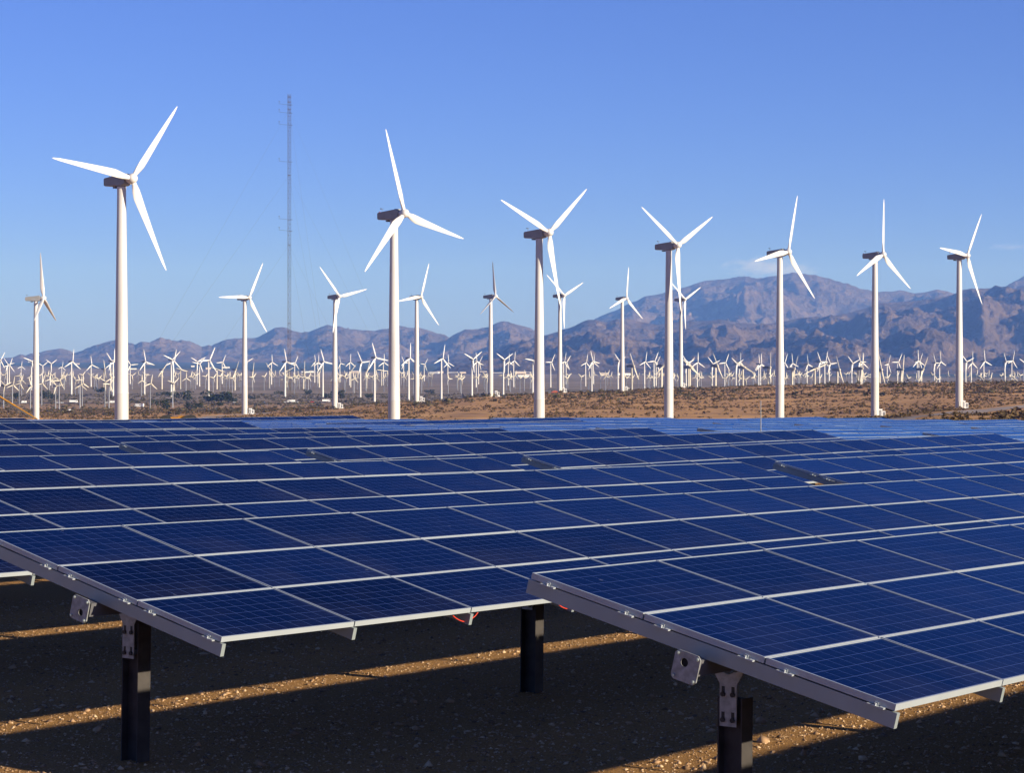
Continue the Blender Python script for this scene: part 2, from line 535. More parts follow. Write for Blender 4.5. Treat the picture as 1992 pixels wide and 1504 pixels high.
# ------------------------------------------------------------------ the ground
def build_ground():
    an = list(np.arange(-180, -34, 6.)) + list(np.arange(-34, -15, 1.)) + list(np.arange(-15, 15.01, .10)) + list(np.arange(16, 35, 1.)) + list(np.arange(36, 180, 6.))
    an = np.radians(np.array(an))
    ds = np.concatenate([np.linspace(.0, 9, 7)[1:], np.geomspace(10, 27000, 230)])
    A, D = np.meshgrid(an, ds, indexing='ij')
    lim = np.where(np.abs(A) < R(35.5), 27000., 4200.)
    D = np.minimum(D, lim*np.linspace(.985, 1, len(ds))[None, :])
    X, Y = D*np.sin(A), D*np.cos(A)
    Z = terr_z(X.ravel(), Y.ravel()).reshape(X.shape)
    V = np.stack([X, Y, Z], -1).reshape(-1, 3)
    na, nd = X.shape
    V = np.vstack([V, [[0, 0, float(site_z(0., 0.))]]])
    i = np.arange(na)[:, None]; j = np.arange(nd-1)[None, :]
    i2 = (i+1) % na
    q = np.stack([i*nd+j, i*nd+j+1, i2*nd+j+1, i2*nd+j], -1).reshape(-1, 4)
    c = len(V)-1
    ii = np.arange(na)
    q2 = np.stack([np.full(na, c), ii*nd, ((ii+1) % na)*nd, np.full(na, c)], -1)
    me = mesh('ground', V, [tuple(t) for t in q] + [tuple(t[:3]) for t in q2], [M_GROUND], smooth=True)
    o = obj('ground', me)
    o['kind'] = 'structure'
    o['label'] = 'sandy desert ground falling away to the wide valley floor'
build_ground()

# ------------------------------------------------------------------ mountains
def interp_sky(pts):
    xs = [p_[0] for p_ in pts]; ys = [p_[1] for p_ in pts]
    return lambda x: np.interp(x, xs, ys)
SKY_L = [(-2500,712),(-400,706),(0,698),(25,695),(40,688),(50,691),(60,687),(75,686),(85,683),(115,679),(135,683),(145,687),(160,682),(180,672),(195,668),(215,663),(225,661),(255,667),(262,671),(277,665),(290,669),(312,659),(325,660),(340,661),(355,664),(368,664),(392,675),(405,671),(412,673),(420,669),(440,662),(457,657),(475,658),(490,658),(500,656),(520,647),(533,639),(545,637),(558,638),(572,644),(585,648),(600,647),(620,638),(636,634),(655,635),(675,639),(705,643),(730,644),(745,640),(755,640),(775,633),(795,637),(815,638),(835,644),(850,649),(865,650),(880,660),(930,690),(1000,710),(4500,712)]
SKY_M = [(-2500,720),(820,715),(850,672),(875,657),(890,647),(905,641),(930,640),(950,637),(965,628),(980,624),(992,626),(1010,632),(1030,637),(1050,648),(1080,662),(1140,690),(1200,712),(4500,715)]
SKY_F = [(-2500,722),(840,716),(860,702),(884,693),(952,684),(1000,668),(1060,650),(1080,645),(1110,636),(1130,628),(1145,623),(1160,621),(1180,624),(1200,617),(1220,618),(1250,628),(1280,630),(1330,626),(1400,622),(1430,627),(1500,628),(1560,620),(1640,613),(1690,600),(1720,590),(1760,588),(1800,583),(1850,575),(1870,566),(1890,562),(1930,560),(1960,559),(1992,556),(2300,530),(4500,560)]
SKY_B = [(-2500,722),(1000,715),(1100,660),(1158,620),(1180,611),(1200,604),(1225,590),(1240,585),(1255,577),(1290,570),(1320,561),(1345,556),(1360,548),(1400,541),(1440,537),(1450,535),(1465,538),(1480,539),(1500,537),(1525,534),(1540,531),(1560,534),(1590,536),(1610,541),(1650,552),(1685,563),(1710,566),(1740,564),(1750,564),(1780,569),(1800,566),(1825,562),(1855,570),(1880,580),(1950,560),(1970,548),(1992,537),(2300,500),(4500,540)]
def build_range(name, label, skyl, D, d0, d1, x0, x1, nx, nd, seed, wl, amp, base=-46.):
    pxs = np.linspace(x0, x1, nx)
    ds = np.linspace(d0, d1, nd)
    PXg, Dg = np.meshgrid(pxs, ds, indexing='ij')
    X = (PXg-HX)/F*Dg
    wob = 1 + .10*fbm(X/2500., Dg/9000., 3, seed+5)
    crestD = D*wob
    ysk = interp_sky(skyl)(PXg)
    H = np.maximum((HY-ysk)/F*crestD - base, 0)          # crest height above the valley
    t = (Dg-d0)/(crestD-d0)
    front = np.clip(t, 0, 1)
    prof = np.where(t <= 1, front**1.25, np.clip(1-(t-1)*1.3, 0, 1))
    wx = X + 420*fbm(X/1700., Dg/1700., 4, seed+40)
    wy = Dg + 420*fbm(X/1700.+9, Dg/1700., 4, seed+60)
    rid = ridged(wx/wl, wy/(wl*2.5), 7, seed)
    rid2 = ridged(wx/(wl*.36)+3, wy/(wl*.8), 5, seed+90)
    mod = (rid-.55)*1.0 + (rid2-.5)*.36
    env = np.clip(front*2.6, 0, 1)*np.clip((1-front)*3.2+.045, 0, 1)
    Z = H*prof + H*amp*env*mod + np.where(t > 1, 0, 0)
    Z = Z + (58*(ridged(X/420., Dg/640., 5, seed+7)-.5) + 24*(ridged(X/150., Dg/210., 3, seed+8)-.5))*np.clip(H/160., 0, 1)*np.clip(front*4, 0, 1)*np.where(t > .93, .3, 1)
    Z = np.maximum(Z, -14) + base
    V = np.stack([X, Dg, Z + CZ], -1).reshape(-1, 3)
    i = np.arange(nx-1)[:, None]; j = np.arange(nd-1)[None, :]
    q = np.stack([i*nd+j, (i+1)*nd+j, (i+1)*nd+j+1, i*nd+j+1], -1).reshape(-1, 4)
    me = mesh_np(name, V, q, [M_ROCK], smooth=True)
    o = obj(name, me)
    o['kind'] = 'structure'; o['label'] = label
build_range('mountain_range', 'distant hazy brown range along the left horizon', SKY_L, 17500, 14000, 21500, -500, 1100, 760, 170, 3, 1300, .46, -12.)
build_range('mountain_range', 'rounded hazy hill right of the left range', SKY_M, 16000, 13000, 19500, 800, 1260, 260, 150, 21, 1200, .46, -24.)
build_range('mountain_range', 'long high mountain with flat summit on the right horizon', SKY_B, 19500, 13500, 24500, 960, 2500, 760, 220, 33, 1700, .46)
build_range('foothills', 'rugged bare brown foothills below the high mountain', SKY_F, 13500, 7600, 17500, 800, 2500, 1000, 360, 57, 1150, .55)

# ------------------------------------------------------------------ solar tables
def rotx(a): return Matrix.Rotation(a, 4, 'X')

PW, PH, PT = 1.645, .995, .045
def panel_meshes():
    a, b, lip, rec = PW/2, PH/2, .012, .004
    f = MB()
    # four frame bars, butt jointed
    f.box(-a, a, -b, -b+lip, -PT, 0); f.box(-a, a, b-lip, b, -PT, 0)
    f.box(-a, -a+lip, -b+lip, b-lip, -PT, 0); f.box(a-lip, a, -b+lip, b-lip, -PT, 0)
    g = MB()
    g.box(-a+lip, a-lip, -b+lip, b-lip, -rec-.006, -rec)
    both = MB()
    both.v, both.f, both.m = list(f.v), list(f.f), list(f.m)
    both.add(g.v, g.f, 1)
    return f.mesh('panel_frame', [M_FRAME]), g.mesh('panel_glass', [M_CELL]), both.mesh('panel_far', [M_FRAME, M_CELL])
ME_PF, ME_PG, ME_PX = panel_meshes()

def rail_mesh():
    m = MB()
    L = 3.05
    # C section standing on edge: web and two flanges
    m.box(-.020, -.016, -L/2, L/2, -.105, 0)
    m.box(-.016, .022, -L/2, L/2, -.004, 0)
    m.box(-.016, .022, -L/2, L/2, -.105, -.101)
    m.box(.018, .022, -L/2, L/2, -.101, -.085)
    m.box(.018, .022, -L/2, L/2, -.020, -.004)
    m.box(-.020, .022, -L/2-.003, -L/2, -.105, 0)
    m.box(-.020, .022, L/2, L/2+.003, -.105, 0)
    return m.mesh('rail', [M_ALU])
ME_RAIL = rail_mesh()
def tube_mesh(L):
    m = MB(); s = .0585
    m.box(-.075, L+.13, -s, s, -s, s)
    return m.mesh('torque_tube', [M_DGREY])
ME_TUBE = tube_mesh(14*LR)
def post_mesh(top):
    m = MB()   # wide flange post, flanges facing the low side and the high side
    w, d_, t = .15, .20, .011
    z0, z1 = -.7, top
    m.box(-w/2, w/2, -d_/2, -d_/2+t, z0, z1)
    m.box(-w/2, w/2, d_/2-t, d_/2, z0, z1)
    m.box(-t/2, t/2, -d_/2+t, d_/2-t, z0, z1)
    return m.mesh('post', [M_POSTS])
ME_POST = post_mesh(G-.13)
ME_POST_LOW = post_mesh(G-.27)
def bracket_mesh():
    m = MB()
    # bearing plate on the web side, flared head with the tube cradle, bolts, and dark patches for the shade in the slots
    m.prism([(-.068,G-.47),(.068,G-.47),(.070,G-.17),(.115,G-.10),(.130,G-.02),(.098,G-.02),(.082,G-.075),(.0,G-.105),(-.082,G-.075),(-.098,G-.02),(-.130,G-.02),(-.115,G-.10),(-.070,G-.17)], -.100, -.090)
    for z in (G-.41, G-.23):
        for y in (-.040, .040):
            m.box(-.1010, -.0995, y-.013, y+.013, z-.030, z+.042, 1)  # slot drawn as a thin dark patch, its shade put into the colour
            m.tube((-.114, y, z-.014), (-.1, y, z-.014), .018, .018, 8, 1)
    m.box(-.09, -.02, -.03, .03, G-.44, G-.40)
    m.box(-.09, .09, -.115, -.085, G-.05, G-.02); m.box(-.09, .09, .085, .115, G-.05, G-.02)
    return m.mesh('bearing_bracket', [M_GALV, M_BOLT_SLOT])
ME_BRACK = bracket_mesh()
def plate_mesh():
    m = MB(); s = .104
    # square end flange with a round hole through it
    n = 24
    outer = []
    for i in range(n):
        a = 2*PI*(i+.5)/n
        c, q = math.cos(a), math.sin(a)
        k = s/max(abs(c), abs(q))
        outer.append((c*k, q*k))
    inner = [(.031*math.cos(2*PI*(i+.5)/n)+.018, .031*math.sin(2*PI*(i+.5)/n)+.028) for i in range(n)]
    for x0, x1 in ((0., .012),):
        v = [(x0, y, z) for y, z in outer] + [(x0, y, z) for y, z in inner] + [(x1, y, z) for y, z in outer] + [(x1, y, z) for y, z in inner]
        f = []
        for i in range(n):
            j = (i+1) % n
            f += [(i, j, n+j, n+i), (2*n+i, 3*n+i, 3*n+j, 2*n+j), (i, 2*n+i, 2*n+j, j), (n+i, n+j, 3*n+j, 3*n+i)]
        m.add(v, f, 0)
    m.box(.030, .032, -.055, .055, -.055, .0585, 1)  # dark sheet behind the hole, standing in for the shade inside the tube
    return m.mesh('end_plate', [M_GALV, M_HOLE_SHADE])
ME_PLATE = plate_mesh()
_b = MB(); _b.tube((-.012,0,0),(.0,0,0),.013,.013,6); _b.tube((-.016,0,0),(-.012,0,0),.007,.007,6)
ME_BOLT = _b.mesh('bolt', [M_ALU])
_b = MB(); _b.box(-.052,-.018,-.060,.060,.0005,.007); _b.box(-.030,-.018,-.015,.015,.007,.030); _b.tube((-.042,.0,.007),(-.042,0,.024),.009,.009,6); _b.box(-.056,-.018,-.068,-.036,.0005,.012)
ME_CLIP = _b.mesh('clip', [M_FRAME])

def cable_mesh(seed):
    rr = random.Random(seed)
    m = MB()
    pts = []
    for t in np.linspace(0, 1, 15):
        x = -.20 + .42*t
        sag = .085*math.sin(PI*t)**.8 if t < .62 else .085*math.sin(PI*t)**.8*1.0
        pts.append((x, -.03*math.sin(PI*t)+rr.uniform(-.004,.004), -.004-sag))
    m.path(pts, .0045, 6)
    return m.mesh('cable', [M_WIRE])

COLS = [0., 24.5, 55.6, 80.0, 111.0, 134.9]
NP = 14
def lerp_tab(tab, k):
    ks = sorted(tab)
    return float(np.interp(k, ks, [tab[q] for q in ks]))
C1 = {-1:0, 0:0, 1:.0, 2:.01, 3:-.04, 4:-.05, 5:-.04, 6:-.09, 7:-.08, 8:.05, 12:0}
C2S = {0:.0, 1:.02, 2:.02, 3:-.03, 4:-.04, 5:-.03, 6:-.1, 7:-.08, 8:.07, 9:.03, 10:.0, 12:-.03}
C2E = {0:.1, 1:.15, 2:.18, 3:.21, 4:.21, 5:.16, 6:.05, 7:-.02, 8:.10, 9:.05, 10:.01, 12:-.03}
C4S = {4:-.25, 6:-.25, 8:-.216, 9:-.30, 10:-.37, 11:-.38, 12:-.478, 13:-.44, 14:-.46, 15:-.67, 16:-.7}
C4E = {4:-.30, 10:-.36, 12:-.25, 13:-.40, 14:-.44, 15:-.45}
C6S = {6:-.45, 10:-.49, 11:-.51, 12:-.54, 13:-.48, 14:-.64}
C6E = {6:-.42, 11:-.42, 12:-.52, 13:-.48, 14:-.49}
TILT = {(0,0):.2315, (0,1):.2373}
def table_spec(c, k):
    rr = random.Random(c*100+k)
    if c == 0: s = e = lerp_tab(C1, k)
    elif c == 1: s, e = lerp_tab(C2S, k), lerp_tab(C2E, k)
    elif c == 2: s, e = -.10-.02*(k-5), -.20-.027*(k-5)
    elif c == 3: s, e = lerp_tab(C4S, k), lerp_tab(C4E, k)
    elif c == 4: s, e = -.40, -.47
    else: s, e = lerp_tab(C6S, k), lerp_tab(C6E, k)
    if c < 2: th = TILT.get((c, k), .235 + rr.uniform(-.006, .006))
    else:
        th = R({(3,6):8, (3,8):6.2, (3,9):6.4, (3,10):6.5, (3,11):6.3, (3,12):10.5, (3,13):6.5, (3,15):13, (5,10):7.5, (5,11):7, (5,12):7.2, (5,13):6.8, (5,14):6.8}.get((c, k), 6.6+rr.uniform(-.5, .6)))
    return s, e, th

def to_px(p_):
    return HX + F*p_.x/p_.y, HY - F*(p_.z-CZ)/p_.y

PR = random.Random(99)
def make_table(c, k):
    s, e, th = table_spec(c, k)
    u0 = COLS[c]
    L = NP*LR
    o3 = AX0 - hv*(PITCH*k) + rv*u0 + nv*s
    x = (rv*L + nv*(e-s)).normalized()
    y = (-hv).copy()
    z = x.cross(y).normalized(); y = z.cross(x).normalized()
    base = o3 - z*G
    MW = Matrix((( x.x, y.x, z.x, base.x), (x.y, y.y, z.y, base.y), (x.z, y.z, z.z, base.z), (0,0,0,1)))
    # does any of it show in the photograph?
    vis = False
    for uu in np.linspace(0, L, 15):
        for yy in (-HW, HW):
            q = MW @ Vector((uu, yy*math.cos(th), G + yy*math.sin(th)))
            if q.y > 3:
                a, b = to_px(q)
                if -200 < a < 2330 and b < 1700: vis = True
    if not vis and not (c == 0 and k < 0): return None
    root = empty('solar_table', MW)
    T = Matrix.Translation((0, 0, G)) @ rotx(th)
    near = (c == 0 and k <= 3) or (c == 1 and k <= 3)
    for i in range(NP):
        for j in range(3):
            M = T @ Matrix.Translation(((i+.5)*LR, (1-j)*LT, TOPZ)) @ rotx(PR.gauss(0, .0035)) @ Matrix.Rotation(PR.gauss(0, .0012), 4, 'Y')
            if near:
                p_ = obj('solar_panel', ME_PF, root, mat=M)
                obj('glass', ME_PG, p_)
            else:
                obj('solar_panel', ME_PX, root, mat=M)
    for i in range(NP+1):
        xo = i*LR + (.028 if i == 0 else (-.03 if i == NP else 0))
        obj('rail', ME_RAIL, root, mat=T @ Matrix.Translation((xo, 0, TOPZ-PT-.010)))
    obj('torque_tube', ME_TUBE, root, mat=T)
    for m_ in range(4):
        xo = .52 + 5.84*m_
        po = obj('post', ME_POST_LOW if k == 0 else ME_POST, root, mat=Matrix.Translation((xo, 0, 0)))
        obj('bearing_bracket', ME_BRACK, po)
    if c < 2:
        pl = obj('end_plate', ME_PLATE, root, mat=T @ Matrix.Translation((-.145, 0, 0)) @ rotx(PI if k % 2 else 0))
        for a, b in ((-.080,.080),(.080,.080),(-.080,-.080),(.080,-.080)):
            obj('bolt', ME_BOLT, pl, loc=(0, a, b))
        for j in range(3):
            for q in (.17, .86):
                obj('clip', ME_CLIP, root, mat=T @ Matrix.Translation((.028, (1.5-j-q)*LT, TOPZ-PT-.010)))
    if c == 0 and k in (1, 2):
        for n_, i in enumerate((1, 2, 3, 5) if k == 1 else (3, 4)):
            if k == 1 and i == 1: continue
            obj('cable', cable_mesh(i+k*10), root, mat=T @ Matrix.Translation((i*LR, -1.44, TOPZ-PT-.012)))
    return root

ROWMAX = [12, 12, 15, 15, 14, 14]
TABLES = {}
for k in range(-3, 16):
    for c in range(6):
        if k > ROWMAX[c]: continue
        t = make_table(c, k)
        if t: TABLES[(c, k)] = t
TN = ['first', 'second', 'third', 'fourth', 'fifth', 'sixth']
for (c, k), t in TABLES.items():
    if k < 0:
        tag(t, 'blue solar table %s in front of the nearest row, beyond the lower right corner' % {-1:'one row', -2:'two rows', -3:'three rows'}[k], 'solar table', 'tilted solar tables in rows')
        continue
    if (c, k) == (0, 0): lb = 'nearest blue solar table, its grey left end at lower right'
    elif (c, k) == (0, 1): lb = 'blue solar table in the second row, its grey left end at lower left'
    else: lb = 'blue solar table, %s row from the front, %s table along that row' % (ordinal(k), TN[c])
    tag(t, lb, 'solar table', 'tilted solar tables in rows')

# ------------------------------------------------------------------ where a pixel of the photograph meets the ground
_DS = np.concatenate([np.linspace(320, 3000, 900), np.geomspace(3001, 13000, 500)])
def ground_px(x, y, dmin=320., dmax=13000.):
    d = _DS[(_DS >= dmin) & (_DS <= dmax)]
    X = (x-HX)/F*d
    z = terr_z(X, d)
    line = CZ - (y-HY)/F*d
    hit = np.nonzero(line <= z)[0]
    i = hit[0] if len(hit) else len(d)-1
    return Vector((X[i], d[i], z[i]))

# ------------------------------------------------------------------ wind turbines
def blade_mesh(R_, root_r, cmax, ctip, name, mat, n=12, st=14, start=.5):
    m = MB()
    rings = []
    for s_ in range(st):
        t = s_/(st-1)
        z = start + (R_-start)*t**1.15
        q = (z-start)/(R_-start)
        if q < .17:
            w = q/.17; w = w*w*(3-2*w)
            ch = 2*root_r*(1-w) + cmax*w; th = 2*root_r*(1-w) + cmax*.24*w
        else:
            w = (q-.17)/.83
            ch = cmax*(1-w)**.95 + ctip*w; th = ch*(.24-.10*w)
        if s_ == st-1: ch *= .45; th *= .5
        tw = R(20)*(1-q)**2.2 + R(3)
        off = .16*ch*min(1, q*5)
        ring = []
        for i in range(n):
            a = 2*PI*i/n
            cx = math.cos(a)*ch/2 + off
            cy = math.sin(a)*th/2*(1 - .35*math.cos(a)*(1 if q > .1 else 0))
            ring.append((cx*math.cos(tw) - cy*math.sin(tw), cx*math.sin(tw) + cy*math.cos(tw) - .018*R_*q*q, z))
        rings.append(ring)
    v = [p_ for r_ in rings for p_ in r_]
    f = []
    for k in range(st-1):
        for i in range(n):
            j = (i+1) % n
            f.append((k*n+i, k*n+j, (k+1)*n+j, (k+1)*n+i))
    f.append(tuple(range(n-1, -1, -1))); f.append(tuple(range((st-1)*n, st*n)))
    m.add(v, f)
    return shade_smooth(m.mesh(name, [mat]), 60)

# --- large turbines: 65 m tower, 47 m rotor
HB = 65.0
def big_parts():
    P = {}
    m = MB()
    m.lathe([(1.62, -3), (1.62, 0), (1.60, 16.0)], 40)
    m.box(-.45, .45, -1.66, -1.58, .9, 3.0)
    P['base'] = shade_smooth(m.mesh('tower_base', [M_TOWER2]), 35)
    m = MB()
    # unit height upper tower, 0..1
    m.lathe([(1.58, 0), (1.53, .10), (1.30, .50), (1.02, .97), (1.05, .985), (1.05, 1.0)], 40)
    P['tower'] = shade_smooth(m.mesh('tower', [M_TOWER]), 35)
    m = MB(); m.lathe([(1.60, -.10), (1.66, -.10), (1.66, .10), (1.60, .10)], 40, cap=False)
    P['flange'] = m.mesh('flange', [M_TOWER])
    m = MB()
    # nacelle: tall at the front, sloping roof to a shorter blunt rear (rear is +Y)
    w = 1.15
    prof = [(-2.3, -.95), (-1.2, -1.30), (4.9, -1.12), (5.2, -.95), (5.25, .55), (5.0, .78), (-.4, 1.35), (-1.9, 1.25), (-2.3, .85)]
    nn = len(prof)
    v = []
    for x_, sc in ((-w, .90), (-w*.86, 1.0), (w*.86, 1.0), (w, .90)):
        v += [(x_, y_*(.99 if sc < 1 else 1), z_*sc) for y_, z_ in prof]
    f = []
    for s_ in range(3):
        for i in range(nn):
            j = (i+1) % nn
            f.append((s_*nn+i, s_*nn+j, (s_+1)*nn+j, (s_+1)*nn+i))
    f += [tuple(range(nn-1, -1, -1)), tuple(range(3*nn, 4*nn))]
    m.add(v, f)
    m.box(-.9, .9, -1.7, -.9, 1.30, 1.52)
    P['nacelle'] = m.mesh('nacelle', [M_NAC])
    m = MB(); m.lathe([(1.08, 0), (1.10, .25)], 24); m.box(-.5, .5, 1.6, 2.6, -.3, .12)
    P['yaw'] = m.mesh('yaw_ring', [M_DGREY])
    m = MB()
    m.tube((0, 4.5, .8), (0, 4.5, 1.75), .04, .04, 6); m.tube((-.35, 4.5, 1.7), (.35, 4.5, 1.7), .035, .035, 6)
    m.tube((.35, 4.5, 1.7), (.35, 4.5, 1.95), .07, .07, 6); m.box(-.40, -.32, 4.3, 4.8, 1.72, 1.95)
    P['vane'] = m.mesh('wind_vane', [M_DGREY])
    m = MB(); m.tube((0, 5.45, .62), (0, 5.45, 1.08), .20, .20, 8); m.box(-.06, .06, 5.1, 5.5, .50, .62)
    P['lamp'] = m.mesh('warning_lamp', [M_RED])
    m = MB()
    # hub: spinner along -Y with three blade sockets
    prof = [(1.05, .95), (1.18, .35), (1.15, -.3), (.98, -.8), (.62, -1.15), (.22, -1.30), (.02, -1.32)]
    n = 24
    v = []
    for r_, y_ in prof:
        for i in range(n):
            a = 2*PI*i/n
            v.append((r_*math.cos(a), y_, r_*math.sin(a)))
    f = []
    for k in range(len(prof)-1):
        for i in range(n):
            j = (i+1) % n
            f.append((k*n+i, (k+1)*n+i, (k+1)*n+j, k*n+j))
    f += [tuple(range(n)), tuple(range(len(prof)*n-1, (len(prof)-1)*n-1, -1))]
    m.add(v, f)
    m.tube((0, .9, 0), (0, 1.7, 0), .62, .75, 16)
    P['hub'] = shade_smooth(m.mesh('hub', [M_BLADE]), 50)
    P['blade'] = blade_mesh(22.6, .52, 2.15, .42, 'blade', M_BLADE)
    return P
BIG = big_parts()

def big_turbine(tx, hy, d, phase, label, yaw=48., group='large white wind turbines', lamp=False, pitch=0.):
    c = px(tx, hy, d)
    zb = tz(c.x, c.y)
    Hh = c.z - zb
    t = empty('wind_turbine', loc=(c.x, c.y, zb))
    obj('tower_base', BIG['base'], t)
    fl = obj('flange', BIG['flange'], t, loc=(0, 0, 16.0))
    top = Hh - 1.30
    up = obj('tower', BIG['tower'], t, mat=Matrix.Translation((0, 0, 16.0)) @ Matrix.Diagonal((1, 1, top-16.0, 1)))
    N = Matrix.Translation((0, 0, Hh)) @ Matrix.Rotation(R(yaw), 4, 'Z')
    na = obj('nacelle', BIG['nacelle'], t, mat=N)
    obj('yaw_ring', BIG['yaw'], na, loc=(0, 0, -1.42))
    obj('wind_vane', BIG['vane'], na)
    if lamp: obj('warning_lamp', BIG['lamp'], na)
    RC = N @ Matrix.Rotation(R(-4), 4, 'X') @ Matrix.Translation((0, -3.9, 0))
    obj('hub', BIG['hub'], t, mat=RC)
    for b in range(3):
        obj('blade', BIG['blade'], t, mat=RC @ Matrix.Rotation(R(phase + 120*b), 4, 'Y') @ Matrix.Rotation(R(pitch), 4, 'Z'))
    return tag(t, label, 'wind turbine', group)

FRONT = [(236.5,351,515,38,48,0),(766.5,418,590,-15,48,1),(1049,455,660,52,48,0),(1301,479,760,62,48,0),(1517,492,830,19,48,0),(1702,497,896,6,48,1),(1866,499,947,36,48,0)]
FLAB = ['largest white turbine, leftmost of the tall front row, blades up right and left',
        'tall white turbine, second from left in the front row, red lamp on nacelle',
        'tall white turbine, third from left in the front row, blades in a Y',
        'tall white turbine, fourth from left in the front row',
        'tall white turbine, fifth in the front row, before the flat mountain summit',
        'tall white turbine, sixth in the front row, cabinet at its foot and red lamp',
        'tall white turbine, rightmost of the front row, beside the gravel track']
for (tx, hy, d, ph, yw, lp), lb in zip(FRONT, FLAB):
    big_turbine(tx, hy, d, ph, lb, yw, 'large white turbines of the front row', bool(lp))
SECOND = [(70,581,1110,-2,86),(476,580,1255,29,48),(651.5,577.5,1307,78,48),(810.5,578.5,1384,21,48),(954.5,577,1455,-4,56),(1089,575.5,1494,66,50),(1210.5,581,1577,10,50),(1324.5,583,1660,65,50)]
SLAB = ['white turbine standing still at the far left edge, one blade straight up',
        'white second-row turbine left of the guyed mast, cabinet at its foot',
        'white second-row turbine just right of the guyed mast',
        'white second-row turbine just right of the second front tower',
        'white turbine standing still in open sky left of the third front tower',
        'white second-row turbine just right of the third front tower',
        'white second-row turbine left of the fourth front tower, before the foothills',
        'white second-row turbine just right of the fourth front tower']
for (tx, hy, d, ph, yw), lb in zip(SECOND, SLAB):
    big_turbine(tx, hy, d, ph, lb, yw, 'large white turbines of the second row', pitch=(78. if 'still' in lb else 0.))

# --- white cabinets at the feet
def cabinet_mesh():
    m = MB()
    m.box(-1.9, 1.9, -1.3, 1.3, -.8, .35, 0)
    m.box(-1.3, .2, -1.0, 1.0, .35, 3.1, 0)
    m.box(-1.45, .35, -1.1, 1.1, 3.1, 3.35, 0)
    m.box(.35, 1.5, -.85, .85, .35, 2.5, 0)
    m.box(-1.1, -.1, -1.02, -1.0, .6, 2.8, 1)
    m.box(.55, 1.3, -.87, -.85, .6, 2.2, 1)
    for i in range(5):
        m.box(-1.1, -.1, -1.05, -1.02, .75+.4*i, .85+.4*i, 0)
    return m
_c = cabinet_mesh()
_bod = MB(); _bod.v, _bod.f, _bod.m = _c.v, _c.f, _c.m
ME_CABB = _bod.mesh('cabinet', [M_WHITE, M_DGREY])
CAB = [(489,805,1255,'second-row turbine left of the mast'),(662,793,1307,'second-row turbine right of the mast'),(821,780,1384,'second-row turbine beside the second front tower'),
       (967,769,1455,'still turbine left of the third front tower'),(1098,762,1494,'second-row turbine right of the third front tower'),(1220,757,1577,'second-row turbine left of the fourth front tower'),
       (1331,752,1660,'second-row turbine right of the fourth front tower'),(1714.5,811,896,'sixth front-row turbine'),(1876,794,947,'rightmost front-row turbine')]
for x, y, d, wh in CAB:
    p_ = px(x, y, d)
    o = obj('transformer_cabinet', ME_CABB, loc=(p_.x, p_.y, tz(p_.x, p_.y)))
    tag(o, 'white transformer cabinet at the foot of the ' + wh, 'cabinet', 'transformer cabinets')

# --- turbines of the middle distance
def mid_parts(H, R_, r0, r1, mt, mb, nac, name, blades=3, chord=1.3):
    P = {'H': H, 'n': blades, 'oh': nac[3]}
    m = MB(); m.lathe([(r0, 0), (r0*.95, .2), (r1, 1)], 14)
    P['tower'] = shade_smooth(m.mesh('tower', [mt]), 40)
    m = MB()
    l0, l1, w, _ = nac
    m.prism([(-l0, -w*.6), (-l0*.4, -w*.9), (l1, -w*.75), (l1, w*.55), (l1*.3, w), (-l0, w*.7)], -w*.9, w*.9)
    P['nacelle'] = m.mesh('nacelle', [M_NAC if mt is M_TOWER else M_GREYT])
    m = MB(); n = 10; v = []; prof = [(w*.75, .5), (w*.8, 0), (w*.55, -.6), (.03, -.85)]
    for r_, y_ in prof:
        for i in range(n):
            a = 2*PI*i/n; v.append((r_*math.cos(a), y_, r_*math.sin(a)))
    f = [(k*n+i, (k+1)*n+i, (k+1)*n+(i+1) % n, k*n+(i+1) % n) for k in range(3) for i in range(n)] + [tuple(range(n))]
    m.add(v, f)
    P['hub'] = shade_smooth(m.mesh('hub', [mb]), 50)
    P['blade'] = blade_mesh(R_, chord*.22, chord, chord*.35, 'blade', mb, 8, 8, .3)
    return P
PW_ = mid_parts(43., 16.5, 1.25, .8, M_TOWER, M_BLADE, (1.6, 4.2, 1.2, 2.6), 'white', 3, 1.75)
PC_ = mid_parts(30., 15.0, 1.05, .95, M_CREAM, M_CREAM, (1.6, 5.2, 1.5, 2.8), 'cream', 2, 1.55)
PS_ = mid_parts(20., 7.6, .55, .45, M_GREYT, M_CREAM, (1.0, 2.4, .85, 1.5), 'small', 3, 1.0)
def mid_turbine(P, x, hy, d, phase, yaw):
    c = px(x, hy, d)
    zb = tz(c.x, c.y)
    Hh = max(c.z - zb, .6*P['H'])
    t = empty('wind_turbine', loc=(c.x, c.y, zb))
    obj('tower', P['tower'], t, mat=Matrix.Translation((0, 0, -2)) @ Matrix.Diagonal((1, 1, Hh+1.4, 1)))
    N = Matrix.Translation((0, 0, Hh)) @ Matrix.Rotation(R(yaw), 4, 'Z')
    obj('nacelle', P['nacelle'], t, mat=N)
    RC = N @ Matrix.Translation((0, -P['oh'], 0))
    obj('hub', P['hub'], t, mat=RC)
    for b in range(P['n']):
        obj('blade', P['blade'], t, mat=RC @ Matrix.Rotation(R(phase + 360/P['n']*b), 4, 'Y'))
    return t
